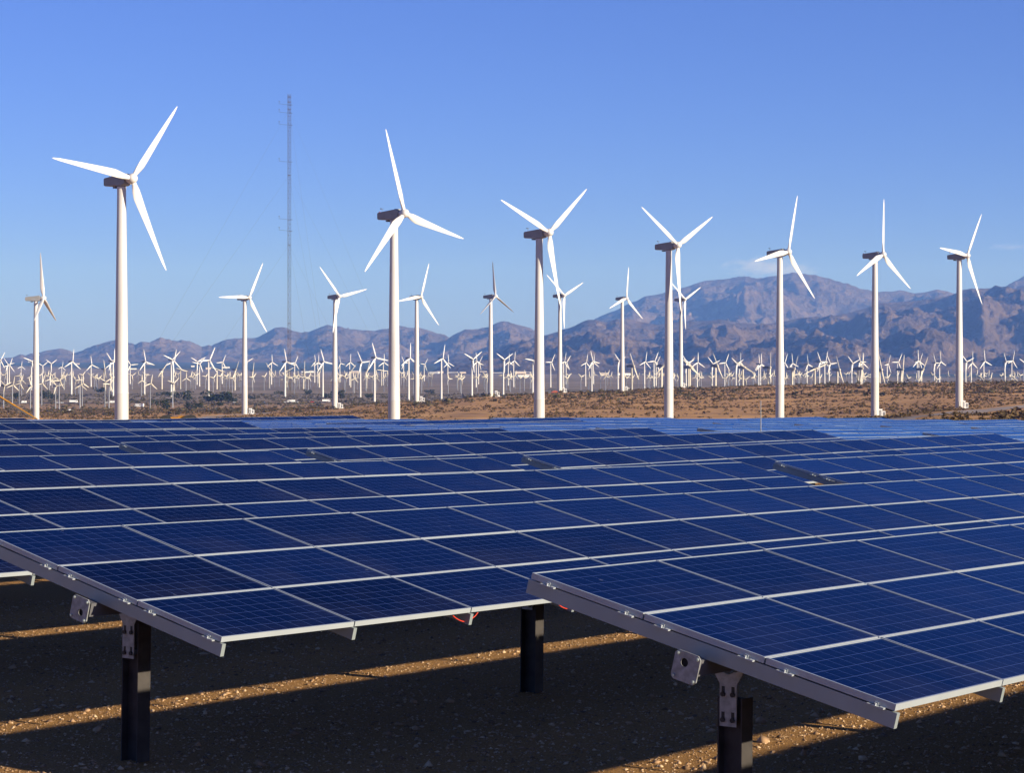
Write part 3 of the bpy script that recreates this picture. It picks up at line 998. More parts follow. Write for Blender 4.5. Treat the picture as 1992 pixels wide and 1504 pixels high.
# white ones: (tower x, hub y, base y or 0 where the slope hides it, blade angle)
WL = [(0,701,748,30),(14,709,751,80),(18,711,753,20),(41,713,742,5),(61,703,757,50),(82,712,752,55),(98,708,753,60),(120,714,744,10),(139,704,770,5),(177,710,758,-10),(215,702,757,-40),(220,704,770,0),(253,710,752,85),
      (281,704,768,-15),(333,700,768,50),(337,703,766,10),(383,704,748,60),(388,708,755,40),(405.6,701,775,25),(432,705,747,25),(479,704,750,65),(528,705,748,-5),(554.6,704,774,-15),(573,706,746,25),(612,704,744,-10),(618,705,746,0),(628,704,773,-20),
      (661,707,746,-20),(680,705,750,0),(701,705,774,-35),(728.5,696,778,-20),(745.6,705,750,0),(785,706,745,-30),(795,697,775,0),(825,709,746,35),(858.6,698,772,10),(871,706,750,-5),(918,699,769,-65),(926,704,753,-10),(930.6,705,748,40),
      (979,700,766,-60),(988.6,704,749,0),(999,702,750,5),(1036.6,702,763,-80),(1071,705,754,30),(1096,704,756,15),(1101,705,748,35),(1139,706,753,10),(1151,703,760,-20),(1154,706,748,0),(1202,702,759,-50),(1253.6,704,758,10),(1272,703,756,25),(1276,706,752,40),
      (1334.5,706,0,-45),(1339,707,0,55),(1356,705,0,0),(1385,708,0,-50),(1409.6,706,0,25),(1431.6,708,0,-55),(1438,705,0,0),(1475.5,708,0,-10),(1479,709,0,-5),(1525,706,0,20),(1539.7,707,0,-10),(1569.6,709,0,-15),(1594,704,0,-30),(1604,704,0,15),(1612.6,708,0,-35),
      (1656.6,707,0,-50),(1671,704,0,-30),(1676,706,0,0),(1725.5,709,0,25),(1745.7,705,0,30),(1784,702,0,-5),(1787,704,0,30),(1817.7,706,0,-30),(1827.4,703.7,0,-10),(1878.4,703.7,0,-50),(1889,706,0,0),(1913.5,703,0,-10),(1954.8,703.7,0,-35),(1968,702,0,15),(1992,707,0,55)]
CL = [(202,718,755,-10),(315,719.5,756,40),(351,719.5,756,-80),(422,719,755.5,-75),(457,719,757,25),(491,721,755,5),(524,719,754,-40),(558,721,755,70),(590,719,755,0),(621,721,755,20),(682,721,755,45),(713,720,755,20),(742,721,753,-85),
      (1229,712.5,0,-30),(1287,712,0,60),(1339,714,0,-60),(1342,715,0,-65),(1392,712,0,-35),(1445,715,0,-70),(1494,715,0,0),(1541,718,0,30),(1585,717,0,70),(1629,719.5,0,-28),(1669,718,0,-5),(1673.6,717,0,5),(1711,719.5,0,-20),(1752.7,718.6,0,5),(1792,718.6,0,32)]
SL = [(7,750,797,70),(24,749,795,10),(37,746,788,20),(59,751,799,-20),(81,746,790,15),(108,751,799,-40),(115,741,792,30),(155.5,749,797,5),(160,746,790,0),(204,743,789,60),(212,748,795,35),(292,746,794,10),(336,746,792,50)]
GAPS = [(-1e9,236.5,'left of the largest turbine'),(236.5,766.5,'between the first and second front-row towers'),(766.5,1049,'between the second and third front-row towers'),(1049,1301,'between the third and fourth front-row towers'),
        (1301,1517,'between the fourth and fifth front-row towers'),(1517,1702,'between the fifth and sixth front-row towers'),(1702,1866,'between the sixth and seventh front-row towers'),(1866,1e9,'right of the rightmost front-row tower')]
def lay(lst, P, desc, group, hid_d):
    cnt = {}
    for x, hy, by, ph in sorted(lst):
        d = P['H']*F/(by-hy) if by else hid_d(x)
        t = mid_turbine(P, x, hy, d, ph, random.gauss(48, 7))
        g = [q for q in GAPS if q[0] <= x < q[1]][0][2]
        cnt[g] = cnt.get(g, -1) + 1
        tag(t, '%s, %s from left %s' % (desc, ordinal(cnt[g]), g), 'wind turbine', group)
lay(WL, PW_, 'slim white mid-distance turbine', 'slim white turbines in the middle distance', lambda x: 3500 - (x-1330)*.35 + random.uniform(-250, 250))
lay(CL, PC_, 'cream two-bladed turbine', 'cream two-bladed turbines', lambda x: 2150 + random.uniform(-60, 120))
lay(SL, PS_, 'small cream turbine on grey pole', 'small cream turbines on grey poles', lambda x: 1800)

# --- the dense field of tiny turbines behind, too small to show parts
def tiny_mesh(ph):
    m = MB()
    m.lathe([(.55, -2), (.42, 20)], 6, 0)
    m.box(-.7, .7, -1.1, 2.0, 19.6, 21.0, 1)
    for b in range(3):
        a = R(ph+120*b)
        dx, dz = math.sin(a), math.cos(a)
        nx_, nz_ = math.cos(a), -math.sin(a)
        q = []
        for s_, w in ((.4, .35), (2.0, .62), (7.8, .26)):
            for sg, yy in ((-1, .12), (1, -.12)):
                q.append((dx*s_+nx_*w*sg, -1.4+yy*2, 20.3+dz*s_+nz_*w*sg))
        base = [tuple(p_) for p_ in q] + [(p_[0], p_[1]+.22, p_[2]) for p_ in q]
        m.add(base, [(0,1,3,2),(2,3,5,4),(6,8,9,7),(8,10,11,9),(0,2,8,6),(2,4,10,8),(1,7,9,3),(3,9,11,5),(4,5,11,10),(0,6,7,1)], 1)
    return m.mesh('wind_turbine', [M_GREYT, M_CREAM])
TINY = [tiny_mesh(p_) for p_ in (0, 13, 26, 40, 53, 67, 80, 93, 107)]
n_t = 0
used = []
tiny_objs = []
while n_t < 250:
    x = random.uniform(-10, 2002)
    if x < 360: d = random.uniform(2750, 4300)
    elif x < 900: d = random.uniform(3000, 4100)
    else: d = random.uniform(3000, 4300)
    d = round(d/190.)*190. + random.uniform(-18, 18)
    if x < 360 and random.random() < .35: continue
    if any(abs(x-a) < 5.5 and abs(d-b) < 120 for a, b in used): continue
    used.append((x, d))
    X = (x-HX)/F*d
    o = obj('wind_turbine', random.choice(TINY), loc=(X, d, tz(X, d)))
    o.rotation_euler = (0, 0, R(random.gauss(48, 9)))
    o.scale = (1, 1, random.uniform(.95, 1.08))
    tiny_objs.append((x, o))
    n_t += 1
cnt = {}
for x, o in sorted(tiny_objs, key=lambda q: q[0]):
    g = [q for q in GAPS if q[0] <= x < q[1]][0][2]
    cnt[g] = cnt.get(g, -1) + 1
    tag(o, 'tiny far cream turbine, %s from left %s' % (ordinal(cnt[g]), g), 'wind turbine', 'tiny turbines massed on the valley floor')

# ------------------------------------------------------------------ measuring mast with guy wires
def build_mast():
    c = px(562.5, 702, 600)
    zb = tz(c.x, c.y)
    zt = CZ + (HY-182)/F*600
    Hm = zt-zb
    t = empty('lattice_mast', loc=(c.x, c.y, zb))
    t.rotation_euler = (0, 0, R(12))
    w = .50
    cor = [(w*math.cos(R(90+120*i)), w*math.sin(R(90+120*i))) for i in range(3)]
    for i in range(3):
        m = MB(); m.tube((*cor[i], 0), (*cor[i], Hm), .038, .038, 6)
        obj('leg', m.mesh('leg', [M_MAST]), t)
    m = MB()
    z = 0; k = 0
    while z < Hm-1:
        for i in range(3):
            a, b = cor[i], cor[(i+1) % 3]
            m.tube((*a, z), (*b, z), .018, .018, 4, cap=False)
            if k % 2: m.tube((*a, z), (*b, z+1), .018, .018, 4, cap=False)
            else: m.tube((*b, z), (*a, z+1), .018, .018, 4, cap=False)
        z += 1.0; k += 1
    br = obj('bracing', m.mesh('bracing', [M_MAST]), t)
    for y_ in (188, 199, 213, 340.5, 476, 629):
        zz = CZ + (HY-y_)/F*600 - zb
        m = MB(); m.lathe([(.60, -.05), (.60, .05)], 3); 
        q = obj('collar', m.mesh('collar', [M_MAST]), t, loc=(0, 0, zz)); q.rotation_euler = (0, 0, R(90))
    rotm = Matrix.Rotation(R(-12), 3, 'Z')
    for y_ in (203.5, 219.5, 243, 315, 427, 449):
        zz = CZ + (HY-y_)/F*600 - zb
        m = MB(); e = rotm @ Vector((-2.65, -.4, .15))
        m.tube((0, 0, zz), (e.x, e.y, zz+.25), .035, .03, 6); m.tube((e.x, e.y, zz+.2), (e.x, e.y, zz+.85), .03, .03, 5)
        m.tube((e.x, e.y, zz+.85), (e.x, e.y, zz+1.0), .14, .14, 6)
        s_ = rotm @ Vector((.9, .1, 0)); m.tube((0, 0, zz), (s_.x, s_.y, zz), .06, .06, 6)
        obj('sensor_boom', m.mesh('sensor_boom', [M_MAST]), t)
    for y_ in (213, 340.5, 476, 629):
        zz = CZ + (HY-y_)/F*600 - zb
        for an in (200, 320, 80):
            rad = 52 if y_ < 400 else 38
            gx, gy = rad*math.cos(R(an)), rad*math.sin(R(an))
            e = rotm @ Vector((gx, gy, 0))
            g = tz(c.x+gx, c.y+gy) - zb
            m = MB(); m.tube((0, 0, zz), (e.x, e.y, g), .012, .012, 4, cap=False)
            obj('guy_wire', m.mesh('guy_wire', [M_DGREY]), t)
    tag(t, 'tall thin lattice measuring mast with side booms and guy wires', 'mast')
build_mast()

# ------------------------------------------------------------------ things in and around the field
def site_pt(u, k, z):
    p_ = GR0 - hv*(PITCH*k) + rv*u
    return Vector((p_.x, p_.y, float(site_z(p_.x, p_.y)) + z))
# thin weather pole in the lane between two blocks of tables
p_ = px(1480, 780, 88)
zg = float(site_z(p_.x, p_.y))
m = MB(); m.lathe([(.09, -.3), (.09, .12), (.028, .12), (.028, (p_.z-zg)*.55), (.02, (p_.z-zg)*.55), (.014, p_.z-zg)], 10)
m.box(-.06, .06, -.05, .05, 1.25, 1.5)
tag(obj('weather_pole', m.mesh('weather_pole', [M_GALV]), loc=(p_.x, p_.y, zg)), 'thin grey pole rising from the solar field left of the fifth front tower', 'pole')
# combiner box in the gap between two tables
q = site_pt(23.9, 1.42, 0)
t = empty('combiner_box', loc=q)
m = MB(); m.box(-.36, .36, -.16, .16, .78, 1.12); m.box(-.39, .39, -.19, .19, 1.12, 1.15)
t.rotation_euler = (0, 0, PI/2-PSI)
obj('enclosure', m.mesh('enclosure', [M_WHITE]), t)
for s_ in (-.28, .28):
    m = MB(); m.box(s_-.03, s_+.03, -.03, .03, -.3, .78); obj('leg', m.mesh('leg', [M_RUST]), t)
m = MB(); m.box(-.18, .18, -.205, -.19, .84, 1.02); obj('warning_plate', m.mesh('warning_plate', [M_YEL]), t)
tag(t, 'white electrical box on posts in the gap between two solar tables', 'electrical box')

# yellow telescopic boom at the left edge
def boom_machine():
    d = 190.
    a, b = px(73, 816, d), px(-6, 768.5, d)
    base = px(-95, 800, d+1.5)
    zg = tz(base.x, base.y)
    t = empty('telehandler', loc=(base.x, base.y, zg))
    o_ = Vector((base.x, base.y, zg))
    A, B = a-o_, b-o_
    m = MB()
    dirv = (A-B).normalized()
    end = B - dirv*1.6
    m.tube(end, B.lerp(A, .45), .080, .075, 4)
    obj('boom', m.mesh('boom', [M_YEL]), t)
    m = MB(); m.tube(B.lerp(A, .45), A, .058, .052, 4)
    ins = obj('boom_extension', m.mesh('boom_extension', [M_YEL]), t)
    m = MB(); off = Vector((0, 0, -.22))  # dark ram and struts also stand in for the boom's shaded underside
    m.tube(B.lerp(A, .25)+off*.75, B.lerp(A, .97)+off*.45, .055, .05, 8)
    for q in np.linspace(.27, .95, 9):
        m.tube(B.lerp(A, q)+off*.7, B.lerp(A, q+.03), .02, .02, 5)
    obj('ram_and_underside_shade', m.mesh('ram_and_underside_shade', [M_DGREY]), t)
    m = MB()
    m.box(A.x-.42, A.x+.52, A.y-.5, A.y+.5, A.z-.22, A.z-.02)
    m.box(A.x-.40, A.x-.22, A.y-.5, A.y-.2, A.z-.5, A.z+.10); m.box(A.x+.30, A.x+.50, A.y-.5, A.y-.2, A.z-.5, A.z+.08)
    obj('fork_carriage', m.mesh('fork_carriage', [M_YEL]), t)
    m = MB(); m.box(-2.2, 2.0, -.95, .95, .75, 1.5); m.box(-2.3, -1.2, -.95, .95, 1.5, 2.0)
    obj('chassis', m.mesh('chassis', [M_YEL]), t)
    m = MB(); m.box(-.9, .5, -.95, -.1, 1.5, 2.55); obj('cab', m.mesh('cab', [M_GLASSD]), t)
    for x_ in (-1.4, 1.3):
        for y_ in (-1.15, .75):
            m = MB(); m.tube((x_, y_, .62), (x_, y_+.4, .62), .62, .62, 16); obj('wheel', m.mesh('wheel', [M_BLACK]), t)
    tag(t, 'yellow lifting machine with its boom sloping down at the left edge', 'lifting machine')
boom_machine()
def loader():
    d = 215.
    a = px(347, 811, d)
    zg = tz(a.x, a.y)
    h = a.z - zg
    t = empty('wheel_loader', loc=(a.x, a.y, zg))
    m = MB(); m.box(-.85, .95, -.8, .8, h-.9, h); m.box(.1, .95, -.7, .7, h, h+.11); m.box(-1.7, -.85, -.7, .7, h-1.0, h-.1)
    obj('hood', m.mesh('hood', [M_YEL]), t)
    m = MB(); m.box(-1.6, 1.6, -.75, .75, .7, h-.9); obj('chassis', m.mesh('chassis', [M_YEL]), t)
    for x_ in (-1.1, 1.1):
        for y_ in (-1.05, .7):
            m = MB(); m.tube((x_, y_, .6), (x_, y_+.35, .6), .6, .6, 16); obj('wheel', m.mesh('wheel', [M_BLACK]), t)
    tag(t, 'yellow machine top showing just over the solar field near the left', 'machine')
loader()
# low white roof behind the field, left
a = px(84, 818.5, 185.); zg = tz(a.x, a.y)
m = MB(); m.box(-.16, .18, -.3, .3, a.z-zg-.55, a.z-zg+.02); m.box(-.19, .21, -.33, .33, a.z-zg+.02, a.z-zg+.05); m.box(-.03, .05, -.05, .05, -.3, a.z-zg-.55)
tag(obj('junction_box', m.mesh('junction_box', [M_WHITE]), loc=(a.x, a.y, zg)), 'small white box just behind the solar field beside the still turbine', 'junction box')

# ------------------------------------------------------------------ tracks and the highway
def strip(name, pts, w, mat, label, lift, seg=80):
    P = [Vector((p_.x, p_.y, 0)) for p_ in pts]
    xs = np.linspace(0, len(P)-1, seg)
    c = np.stack([np.interp(xs, range(len(P)), [p_[i] for p_ in P]) for i in (0, 1)], -1)
    for _ in range(6):
        c[1:-1] = (c[:-2] + c[1:-1]*2 + c[2:])/4
    t = np.gradient(c, axis=0); t /= np.linalg.norm(t, axis=1)[:, None]
    nn = np.stack([-t[:, 1], t[:, 0]], -1)
    cr = np.linspace(-.5, .5, 7)
    V = []
    for s_ in cr:
        e = c + nn*w*s_
        V.append(np.column_stack([e, terr_z(e[:, 0], e[:, 1]) + lift]))
    V = np.array(V).transpose(1, 0, 2).reshape(-1, 3)
    i = np.arange(seg-1)[:, None]; j = np.arange(6)[None, :]
    q = np.stack([i*7+j, i*7+j+1, (i+1)*7+j+1, (i+1)*7+j], -1).reshape(-1, 4)
    o = obj(name, mesh_np(name, V, q, [mat], True))
    o['kind'] = 'structure'; o['label'] = label
    return c
tr1 = strip('gravel_track', [ground_px(x, y) for x, y in ((1660,832),(1720,818),(1760,813),(1800,810.5),(1850,806.5),(1890,801.5),(1930,797),(1970,792.5),(2030,788))], 15., M_ROAD, 'pale gravel track curving past the rightmost front turbine', .12)
tr2 = strip('gravel_track', [ground_px(x, y, 900) for x, y in ((380,815),(440,809),(500,806),(560,801),(610,797),(670,793),(730,788))], 9., M_ROAD, 'pale gravel track past the cabinets left of centre', .15)
def at_depth(x, d):
    return Vector(((x-HX)/F*d, d, 0))
strip('highway', [at_depth(x, 2170+.05*(x-300)) for x in (-500, -100, 200, 500, 800, 1100, 1500)], 26., M_ASPH, 'dark highway crossing the valley floor', .4, 160)
strip('gravel_track', [at_depth(x, 2620+.02*x) for x in (-500, 0, 400, 800, 1200)], 60., M_ROAD, 'pale sandy road behind the highway', .3, 120)

# ------------------------------------------------------------------ vehicles on the highway
def car_mesh(col, kind):
    mt = plain('vehicle_paint', col, .35)
    m = MB()
    if kind == 'car':
        m.prism([(-2.2,.3),(2.2,.3),(2.25,.75),(1.2,.92),(-1.9,.95),(-2.25,.7)], -.85, .85, 0)
        m.prism([(1.0,.92),(.35,1.42),(-1.2,1.42),(-1.8,.95)], -.75, .75, 1)
        m.prism([(.3,1.42),(-1.15,1.42),(-1.1,1.48),(.2,1.48)], -.72, .72, 0)
        wh = ((-1.4,), (1.4,))
        rr = .33
    elif kind == 'van':
        m.prism([(-3.4,.45),(3.2,.45),(3.3,1.1),(2.6,1.3),(2.2,2.7),(-3.4,2.8)], -1.1, 1.1, 0)
        m.prism([(2.55,1.35),(2.25,2.1),(2.0,2.1),(2.0,1.35)], -1.11, 1.11, 1)
        m.box(-1.112, 1.112, -2.2, -.6, 1.7, 2.2, 1)
        wh = ((-2.2,), (2.2,)); rr = .45
    else:
        m.box(-1.2, 1.2, -3.2, 3.6, 1.0, 3.4, 0)
        m.prism([(4.0,.6),(6.4,.6),(6.5,1.6),(6.1,3.1),(5.6,3.5),(4.0,3.6)], -1.2, 1.2, 0)
        m.prism([(6.15,2.0),(5.95,2.9),(4.9,2.9),(4.9,2.0)], -1.21, 1.21, 1)
        m.box(-1.0, 1.0, -3.2, 6.0, .6, 1.0, 2)
        wh = ((-2.2,), (-1.0,), (5.4,)); rr = .52
    for (y_,) in wh:
        for sx in (-1, 1):
            m.tube((sx*.62, y_, rr), (sx*.92, y_, rr), rr, rr, 10, 2)
    return m.mesh(kind, [mt, M_GLASSD, M_BLACK])
VW = {'car': car_mesh((.7,.7,.7), 'car'), 'dark': car_mesh((.05,.06,.09), 'car'), 'red': car_mesh((.5,.03,.02), 'car'), 'van': car_mesh((.75,.75,.73), 'van'), 'truck': car_mesh((.72,.72,.72), 'truck'), 'blue': car_mesh((.05,.10,.25), 'car')}
VEH = [(140.5,'truck','white box truck on the highway right of the still turbine','truck'),(46,'van','white van on the highway at the far left edge','van'),(112,'car','white car on the highway left of the white box truck','car'),(120,'car','white car closest behind the white box truck on the highway','car'),
       (207,'car','white car on the highway just left of the largest tower','car'),(218,'van','white van on the highway touching the largest tower','van'),(457,'car','white car on the highway left of the second-row turbine by the mast','car'),(512,'blue','blue car on the highway left of the mast','car'),
       (562,'dark','dark car on the highway at the mast','car'),(569,'truck','white truck on the highway just right of the mast','truck'),(578,'car','white car on the highway right of the truck by the mast','car'),(607,'red','small red car on the highway right of the mast','car'),
       (632,'truck','white box truck on the highway left of the second-row turbine','truck'),(553,'car','white car on the highway just left of the mast','car'),(325,'dark','dark car on the highway right of the largest tower','car')]
for i, (x, kd, lb, ct) in enumerate(VEH):
    d = 2170+.05*(x-300) + (-7 if i % 2 else 7)
    X = (x-HX)/F*d
    o = obj('parked_vehicle' if False else ct, VW[kd], loc=(X, d, tz(X, d)+.42))
    o.rotation_euler = (0, 0, R(90 if i % 2 else -90))
    o.scale = (.8, .8, .8)
    tag(o, lb, ct, 'vehicles on the highway')
g = ground_px(270, 792.5)
o = obj('van', VW['van'], loc=g); o.rotation_euler = (0, 0, R(75)); o.scale = (1.25, 1.25, 1.1)
tag(o, 'white camper van parked in the scrub right of the largest tower', 'van')
g = ground_px(135, 799)
o = obj('car', VW['car'], loc=g); o.rotation_euler = (0, 0, R(20))
tag(o, 'white car parked in the scrub left of the largest tower', 'car')

# red machine and grey shed behind the third front tower
g = ground_px(1079, 766.5, 1000)
t = empty('earth_mover', loc=g)
M_RUSTRED = plain('faded_red_paint', (.30,.07,.035), .6)
m = MB(); m.prism([(-2.4,.5),(2.4,.5),(2.2,1.2),(.4,2.2),(-1.6,2.0)], -1.2, 1.2); obj('body', m.mesh('body', [M_RUSTRED]), t, mat=Matrix.Rotation(PI/2, 4, 'Z'))
m = MB(); m.box(-2.3, 2.3, -1.5, -1.0, -.2, .7); m.box(-2.3, 2.3, 1.0, 1.5, -.2, .7); obj('track', m.mesh('track', [M_BLACK]), t)
tag(t, 'low rusty red machine beside the third front tower', 'machine')
g = ground_px(1073.5, 765.5, 1000)
m = MB(); m.box(-2.4, 2.4, -1.5, 1.5, -.5, 2.6, 0); m.prism([(-1.8,2.6),(1.8,2.6),(0,3.2)], -2.6, 2.6, 0); m.box(-.5, .5, -1.53, -1.5, 0, 2.0, 1)
tag(obj('shed', m.mesh('shed', [M_DGREY, M_BLACK]), loc=g), 'small dark grey shed beside the rusty red machine', 'shed')

# ------------------------------------------------------------------ trees on the valley floor
def crown_mesh(seed):
    rg = np.random.default_rng(seed)
    n = 420
    # leaf clumps spread through several lobes
    lob = rg.normal(0, 1, (7, 3))*np.array([.30, .30, .15]) + np.array([0, 0, .58])
    rad = rg.uniform(.20, .36, 7)
    k = rg.integers(0, 7, n)
    dirs = rg.normal(0, 1, (n, 3)); dirs /= np.linalg.norm(dirs, axis=1)[:, None]
    c = lob[k] + dirs*(rad[k]*rg.uniform(.55, 1.0, n)**.5)[:, None]*np.array([1.15, 1.15, .85])
    c[:, 2] = np.clip(c[:, 2], .10, 1.0)
    a = rg.normal(0, 1, (n, 3)); a /= np.linalg.norm(a, axis=1)[:, None]
    b = np.cross(a, rg.normal(0, 1, (n, 3))); b /= np.linalg.norm(b, axis=1)[:, None]
    s_ = rg.uniform(.05, .10, n)[:, None]
    V = np.stack([c-a*s_, c+b*s_*.7, c+a*s_, c-b*s_*.7], 1).reshape(-1, 3)
    return mesh_np('crown', V, np.arange(4*n).reshape(n, 4), [M_TREE])
CROWNS = [crown_mesh(s_) for s_ in (1, 2, 3, 4, 5)]
def trunk_mesh(seed):
    rr = random.Random(seed); m = MB()
    m.tube((0, 0, -.1), (.02, 0, .35), .045, .032, 7)
    for i in range(5):
        a = 2*PI*i/5 + rr.uniform(-.3, .3)
        m.tube((.02, 0, .28), (.28*math.cos(a), .28*math.sin(a), .62+rr.uniform(-.1, .1)), .024, .008, 5)
    return m.mesh('trunk', [M_BARK])
TRUNKS = [trunk_mesh(s_) for s_ in (1, 2)]
TREES = [(412,786,24,13,'dark tree at the left of the big clump beside the highway'),(431,785.5,34,18,'largest dark tree of the clump beside the highway'),(444,786,22,13,'dark tree at the right of the big clump beside the highway'),
         (363,782,26,15,'dark rounded tree left of the big clump by the highway'),(88,780,14,17,'dark tree right behind the still turbine at the left edge'),(33,778,12,11,'small dark tree at the left edge before the highway'),
         (196,767,14,10,'small dark tree just left of the largest tower'),(325,773,16,9,'low dark tree right of the largest tower'),(322,798,22,15,'low bushy tree in the scrub right of the largest tower'),
         (372,797,18,10,'low bush left in the scrub below the big clump'),(390,797,11,10,'small bush in the scrub below the big clump'),(600,770,11,9,'small dark tree right of the mast beyond the highway'),
         (487,779,11,8,'small dark tree right of the second-row turbine by the mast'),(664,778,18,13,'dark tree just right of the second-row turbine by the mast'),(638,777,11,9,'small dark tree just left of the second-row turbine right of the mast'),
         (430,793,10,8,'tiny bush in front of the big clump'),(718,777,14,8,'low dark tree left of the second front tower'),(547,770,10,8,'small dark tree just left of the mast beyond the highway'),
         (840,768,14,7,'low dark tree right of the second front tower'),(105,780,10,12,'dark tree right of the still turbine near the highway')]
for i, (x, y, w, h, lb) in enumerate(TREES):
    g = ground_px(x, y, 900)
    sw, sh = w/F*g.y*1.05, h/F*g.y*1.4
    t = empty('tree', loc=g)
    t.rotation_euler = (0, 0, i*1.3); 
    M = Matrix.Diagonal((sw, sw, sh, 1))
    obj('crown', CROWNS[i % 5], t, mat=M); obj('trunk', TRUNKS[i % 2], t, mat=M)
    tag(t, lb, 'tree', 'dark trees on the valley floor')

# ------------------------------------------------------------------ far town buildings
def house_mesh(seed):
    rr = random.Random(seed); m = MB()
    w, d, h = rr.uniform(14, 34), rr.uniform(10, 16), rr.uniform(4, 7)
    m.box(-w/2, w/2, -d/2, d/2, -3, h, 0)
    m.prism([(-d/2-.6, h), (d/2+.6, h), (0, h+rr.uniform(1.5, 3))], -w/2-.6, w/2+.6, 1)
    for i in range(int(w/4)):
        x = -w/2+2+i*4
        m.box(x, x+1.6, -d/2-.05, -d/2, 1.2, 2.8, 2)
    return m.mesh('house', [M_WALLB if seed % 2 else M_WHITE, M_ROOFR, M_GLASSD])
HOUSES = [house_mesh(s_) for s_ in range(6)]
hs = [(60,716),(150,718),(255,722),(290,718),(375,720),(405,722),(440,721),(560,714),(598,725),(606,724.5),(637,714),(690,726),(845,727),(856,726.5),(880,727),(900,727.5),(912,722),(940,727),(948,722),(961,726),(970,727.5),(985,724),(1004,723),(1012,728),(1020,727.5),(1030,726),(1018,733),(1026,732),(1110,727),(1176,731),(1215,730),(1286,731)]
cnt = {}
for i, (x, y) in enumerate(hs):
    d = -( -46.)*F/(y-HY)
    X = (x-HX)/F*d
    o = obj('house', HOUSES[i % 6], loc=(X, d, tz(X, d)))
    o.rotation_euler = (0, 0, random.uniform(-.3, .3)); s_ = random.uniform(.8, 1.5); o.scale = (s_, 1, 1)
    g = [q for q in GAPS if q[0] <= x < q[1]][0][2]
    cnt[g] = cnt.get(g, -1) + 1
    tag(o, 'pale low far-off house, %s from left %s' % (ordinal(cnt[g]), g), 'house', 'far houses in the valley')

# ------------------------------------------------------------------ scrub and loose stones (uncountable)
def scatter_scrub(name, label, n, d0, d1, w0, w1, seed, mat=None, xlo=-150, xhi=2140):
    rg = np.random.default_rng(seed)
    d = np.sqrt(rg.uniform(d0*d0, d1*d1, n*3))
    X = (rg.uniform(xlo, xhi, n*3)-HX)/F*d
    den = fbm(X/38., d/38., 4, seed)
    keep = rg.uniform(-.5, .5, n*3) < den*2.2 + fbm(X/160., d/160., 3, seed+3)*1.2 - .02
    for tr, rad in ((tr1, 13.), (tr2, 8.)):
        for p_ in tr[::1]:
            keep &= (np.hypot(X-p_[0], d-p_[1]) > rad)
    X, d = X[keep][:n], d[keep][:n]
    n = len(X)
    Z = terr_z(X, d)
    w = rg.uniform(w0, w1, n)*np.where(rg.uniform(0, 1, n) < .12, 1.6, 1.0); h = w*rg.uniform(.38, .75, n)
    k = 16
    dr = rg.normal(0, 1, (n, k, 3)); dr /= np.linalg.norm(dr, axis=2)[..., None]
    dr[..., 2] = np.abs(dr[..., 2])
    c = dr*rg.uniform(.25, 1.0, (n, k, 1))**.6*np.array([.5, .5, .9])
    A = rg.normal(0, 1, (n, k, 3)); A /= np.linalg.norm(A, axis=2)[..., None]
    B = np.cross(A, rg.normal(0, 1, (n, k, 3))); B /= np.linalg.norm(B, axis=2)[..., None]
    sz = rg.uniform(.16, .34, (n, k, 1))
    T = np.stack([c-A*sz-B*sz*.5, c+A*sz-B*sz*.5, c+B*sz*.8], 2)
    P = T*np.stack([w, w, h], -1)[:, None, None] + np.stack([X, d, Z], -1)[:, None, None]
    Q = np.arange(n*k*3).reshape(-1, 3)
    o = obj(name, mesh_np(name, P.reshape(-1, 3), Q, [mat or M_SCRUB]))
    tag(o, label, 'scrub', kind='stuff')
scatter_scrub('desert_scrub', 'dry brown desert scrub covering the slope behind the solar field', 21000, 330, 1760, .7, 1.7, 5)
scatter_scrub('desert_scrub', 'larger dark creosote bushes dotted over the slope behind the solar field', 1500, 420, 1700, 1.6, 2.6, 15)
scatter_scrub('desert_scrub', 'olive brown scrub dotting the valley floor round the turbines', 8500, 1250, 3000, 1.4, 3.6, 6, M_SCRUB2)

def scatter_stones(n, seed, mean=.0085, sd=.50, hi=.045, label='loose gravel and small stones strewn under the solar tables', d0=9, d1=34):
    rg = np.random.default_rng(seed)
    d = rg.uniform(d0, d1, n)
    X = (rg.uniform(-60, 2060, n)-HX)/F*d
    Z = site_z(X, d)
    s_ = np.exp(rg.normal(math.log(mean), sd, n)); s_ = np.clip(s_, .004, hi)
    base = np.array([(1,0,0),(-1,0,0),(0,1,0),(0,-1,0),(0,0,1),(0,0,-1)], float)
    P = base[None]*rg.uniform(.55, 1.25, (n, 6, 1))*np.stack([s_*rg.uniform(.8, 1.5, n), s_*rg.uniform(.8, 1.5, n), s_*rg.uniform(.5, .9, n)], -1)[:, None]
    th = rg.uniform(0, 6.28, n); c, q = np.cos(th)[:, None], np.sin(th)[:, None]
    P = np.stack([P[..., 0]*c-P[..., 1]*q, P[..., 0]*q+P[..., 1]*c, P[..., 2]], -1)
    P += rg.normal(0, .18, P.shape)*s_[:, None, None]
    P += np.stack([X, d, Z + s_*.15], -1)[:, None]
    f = np.array([(0,2,4),(2,1,4),(1,3,4),(3,0,4),(2,0,5),(1,2,5),(3,1,5),(0,3,5)])
    Q = (f[None] + (np.arange(n)*6)[:, None, None]).reshape(-1, 3)
    o = obj('loose_stones', mesh_np('loose_stones', P.reshape(-1, 3), Q, [M_STONE]))
    tag(o, label, 'gravel', kind='stuff')
scatter_stones(75000, 8)
scatter_stones(420, 9, .030, .35, .07, 'scattered fist-sized cobbles on the ground under the solar tables', 13, 24)

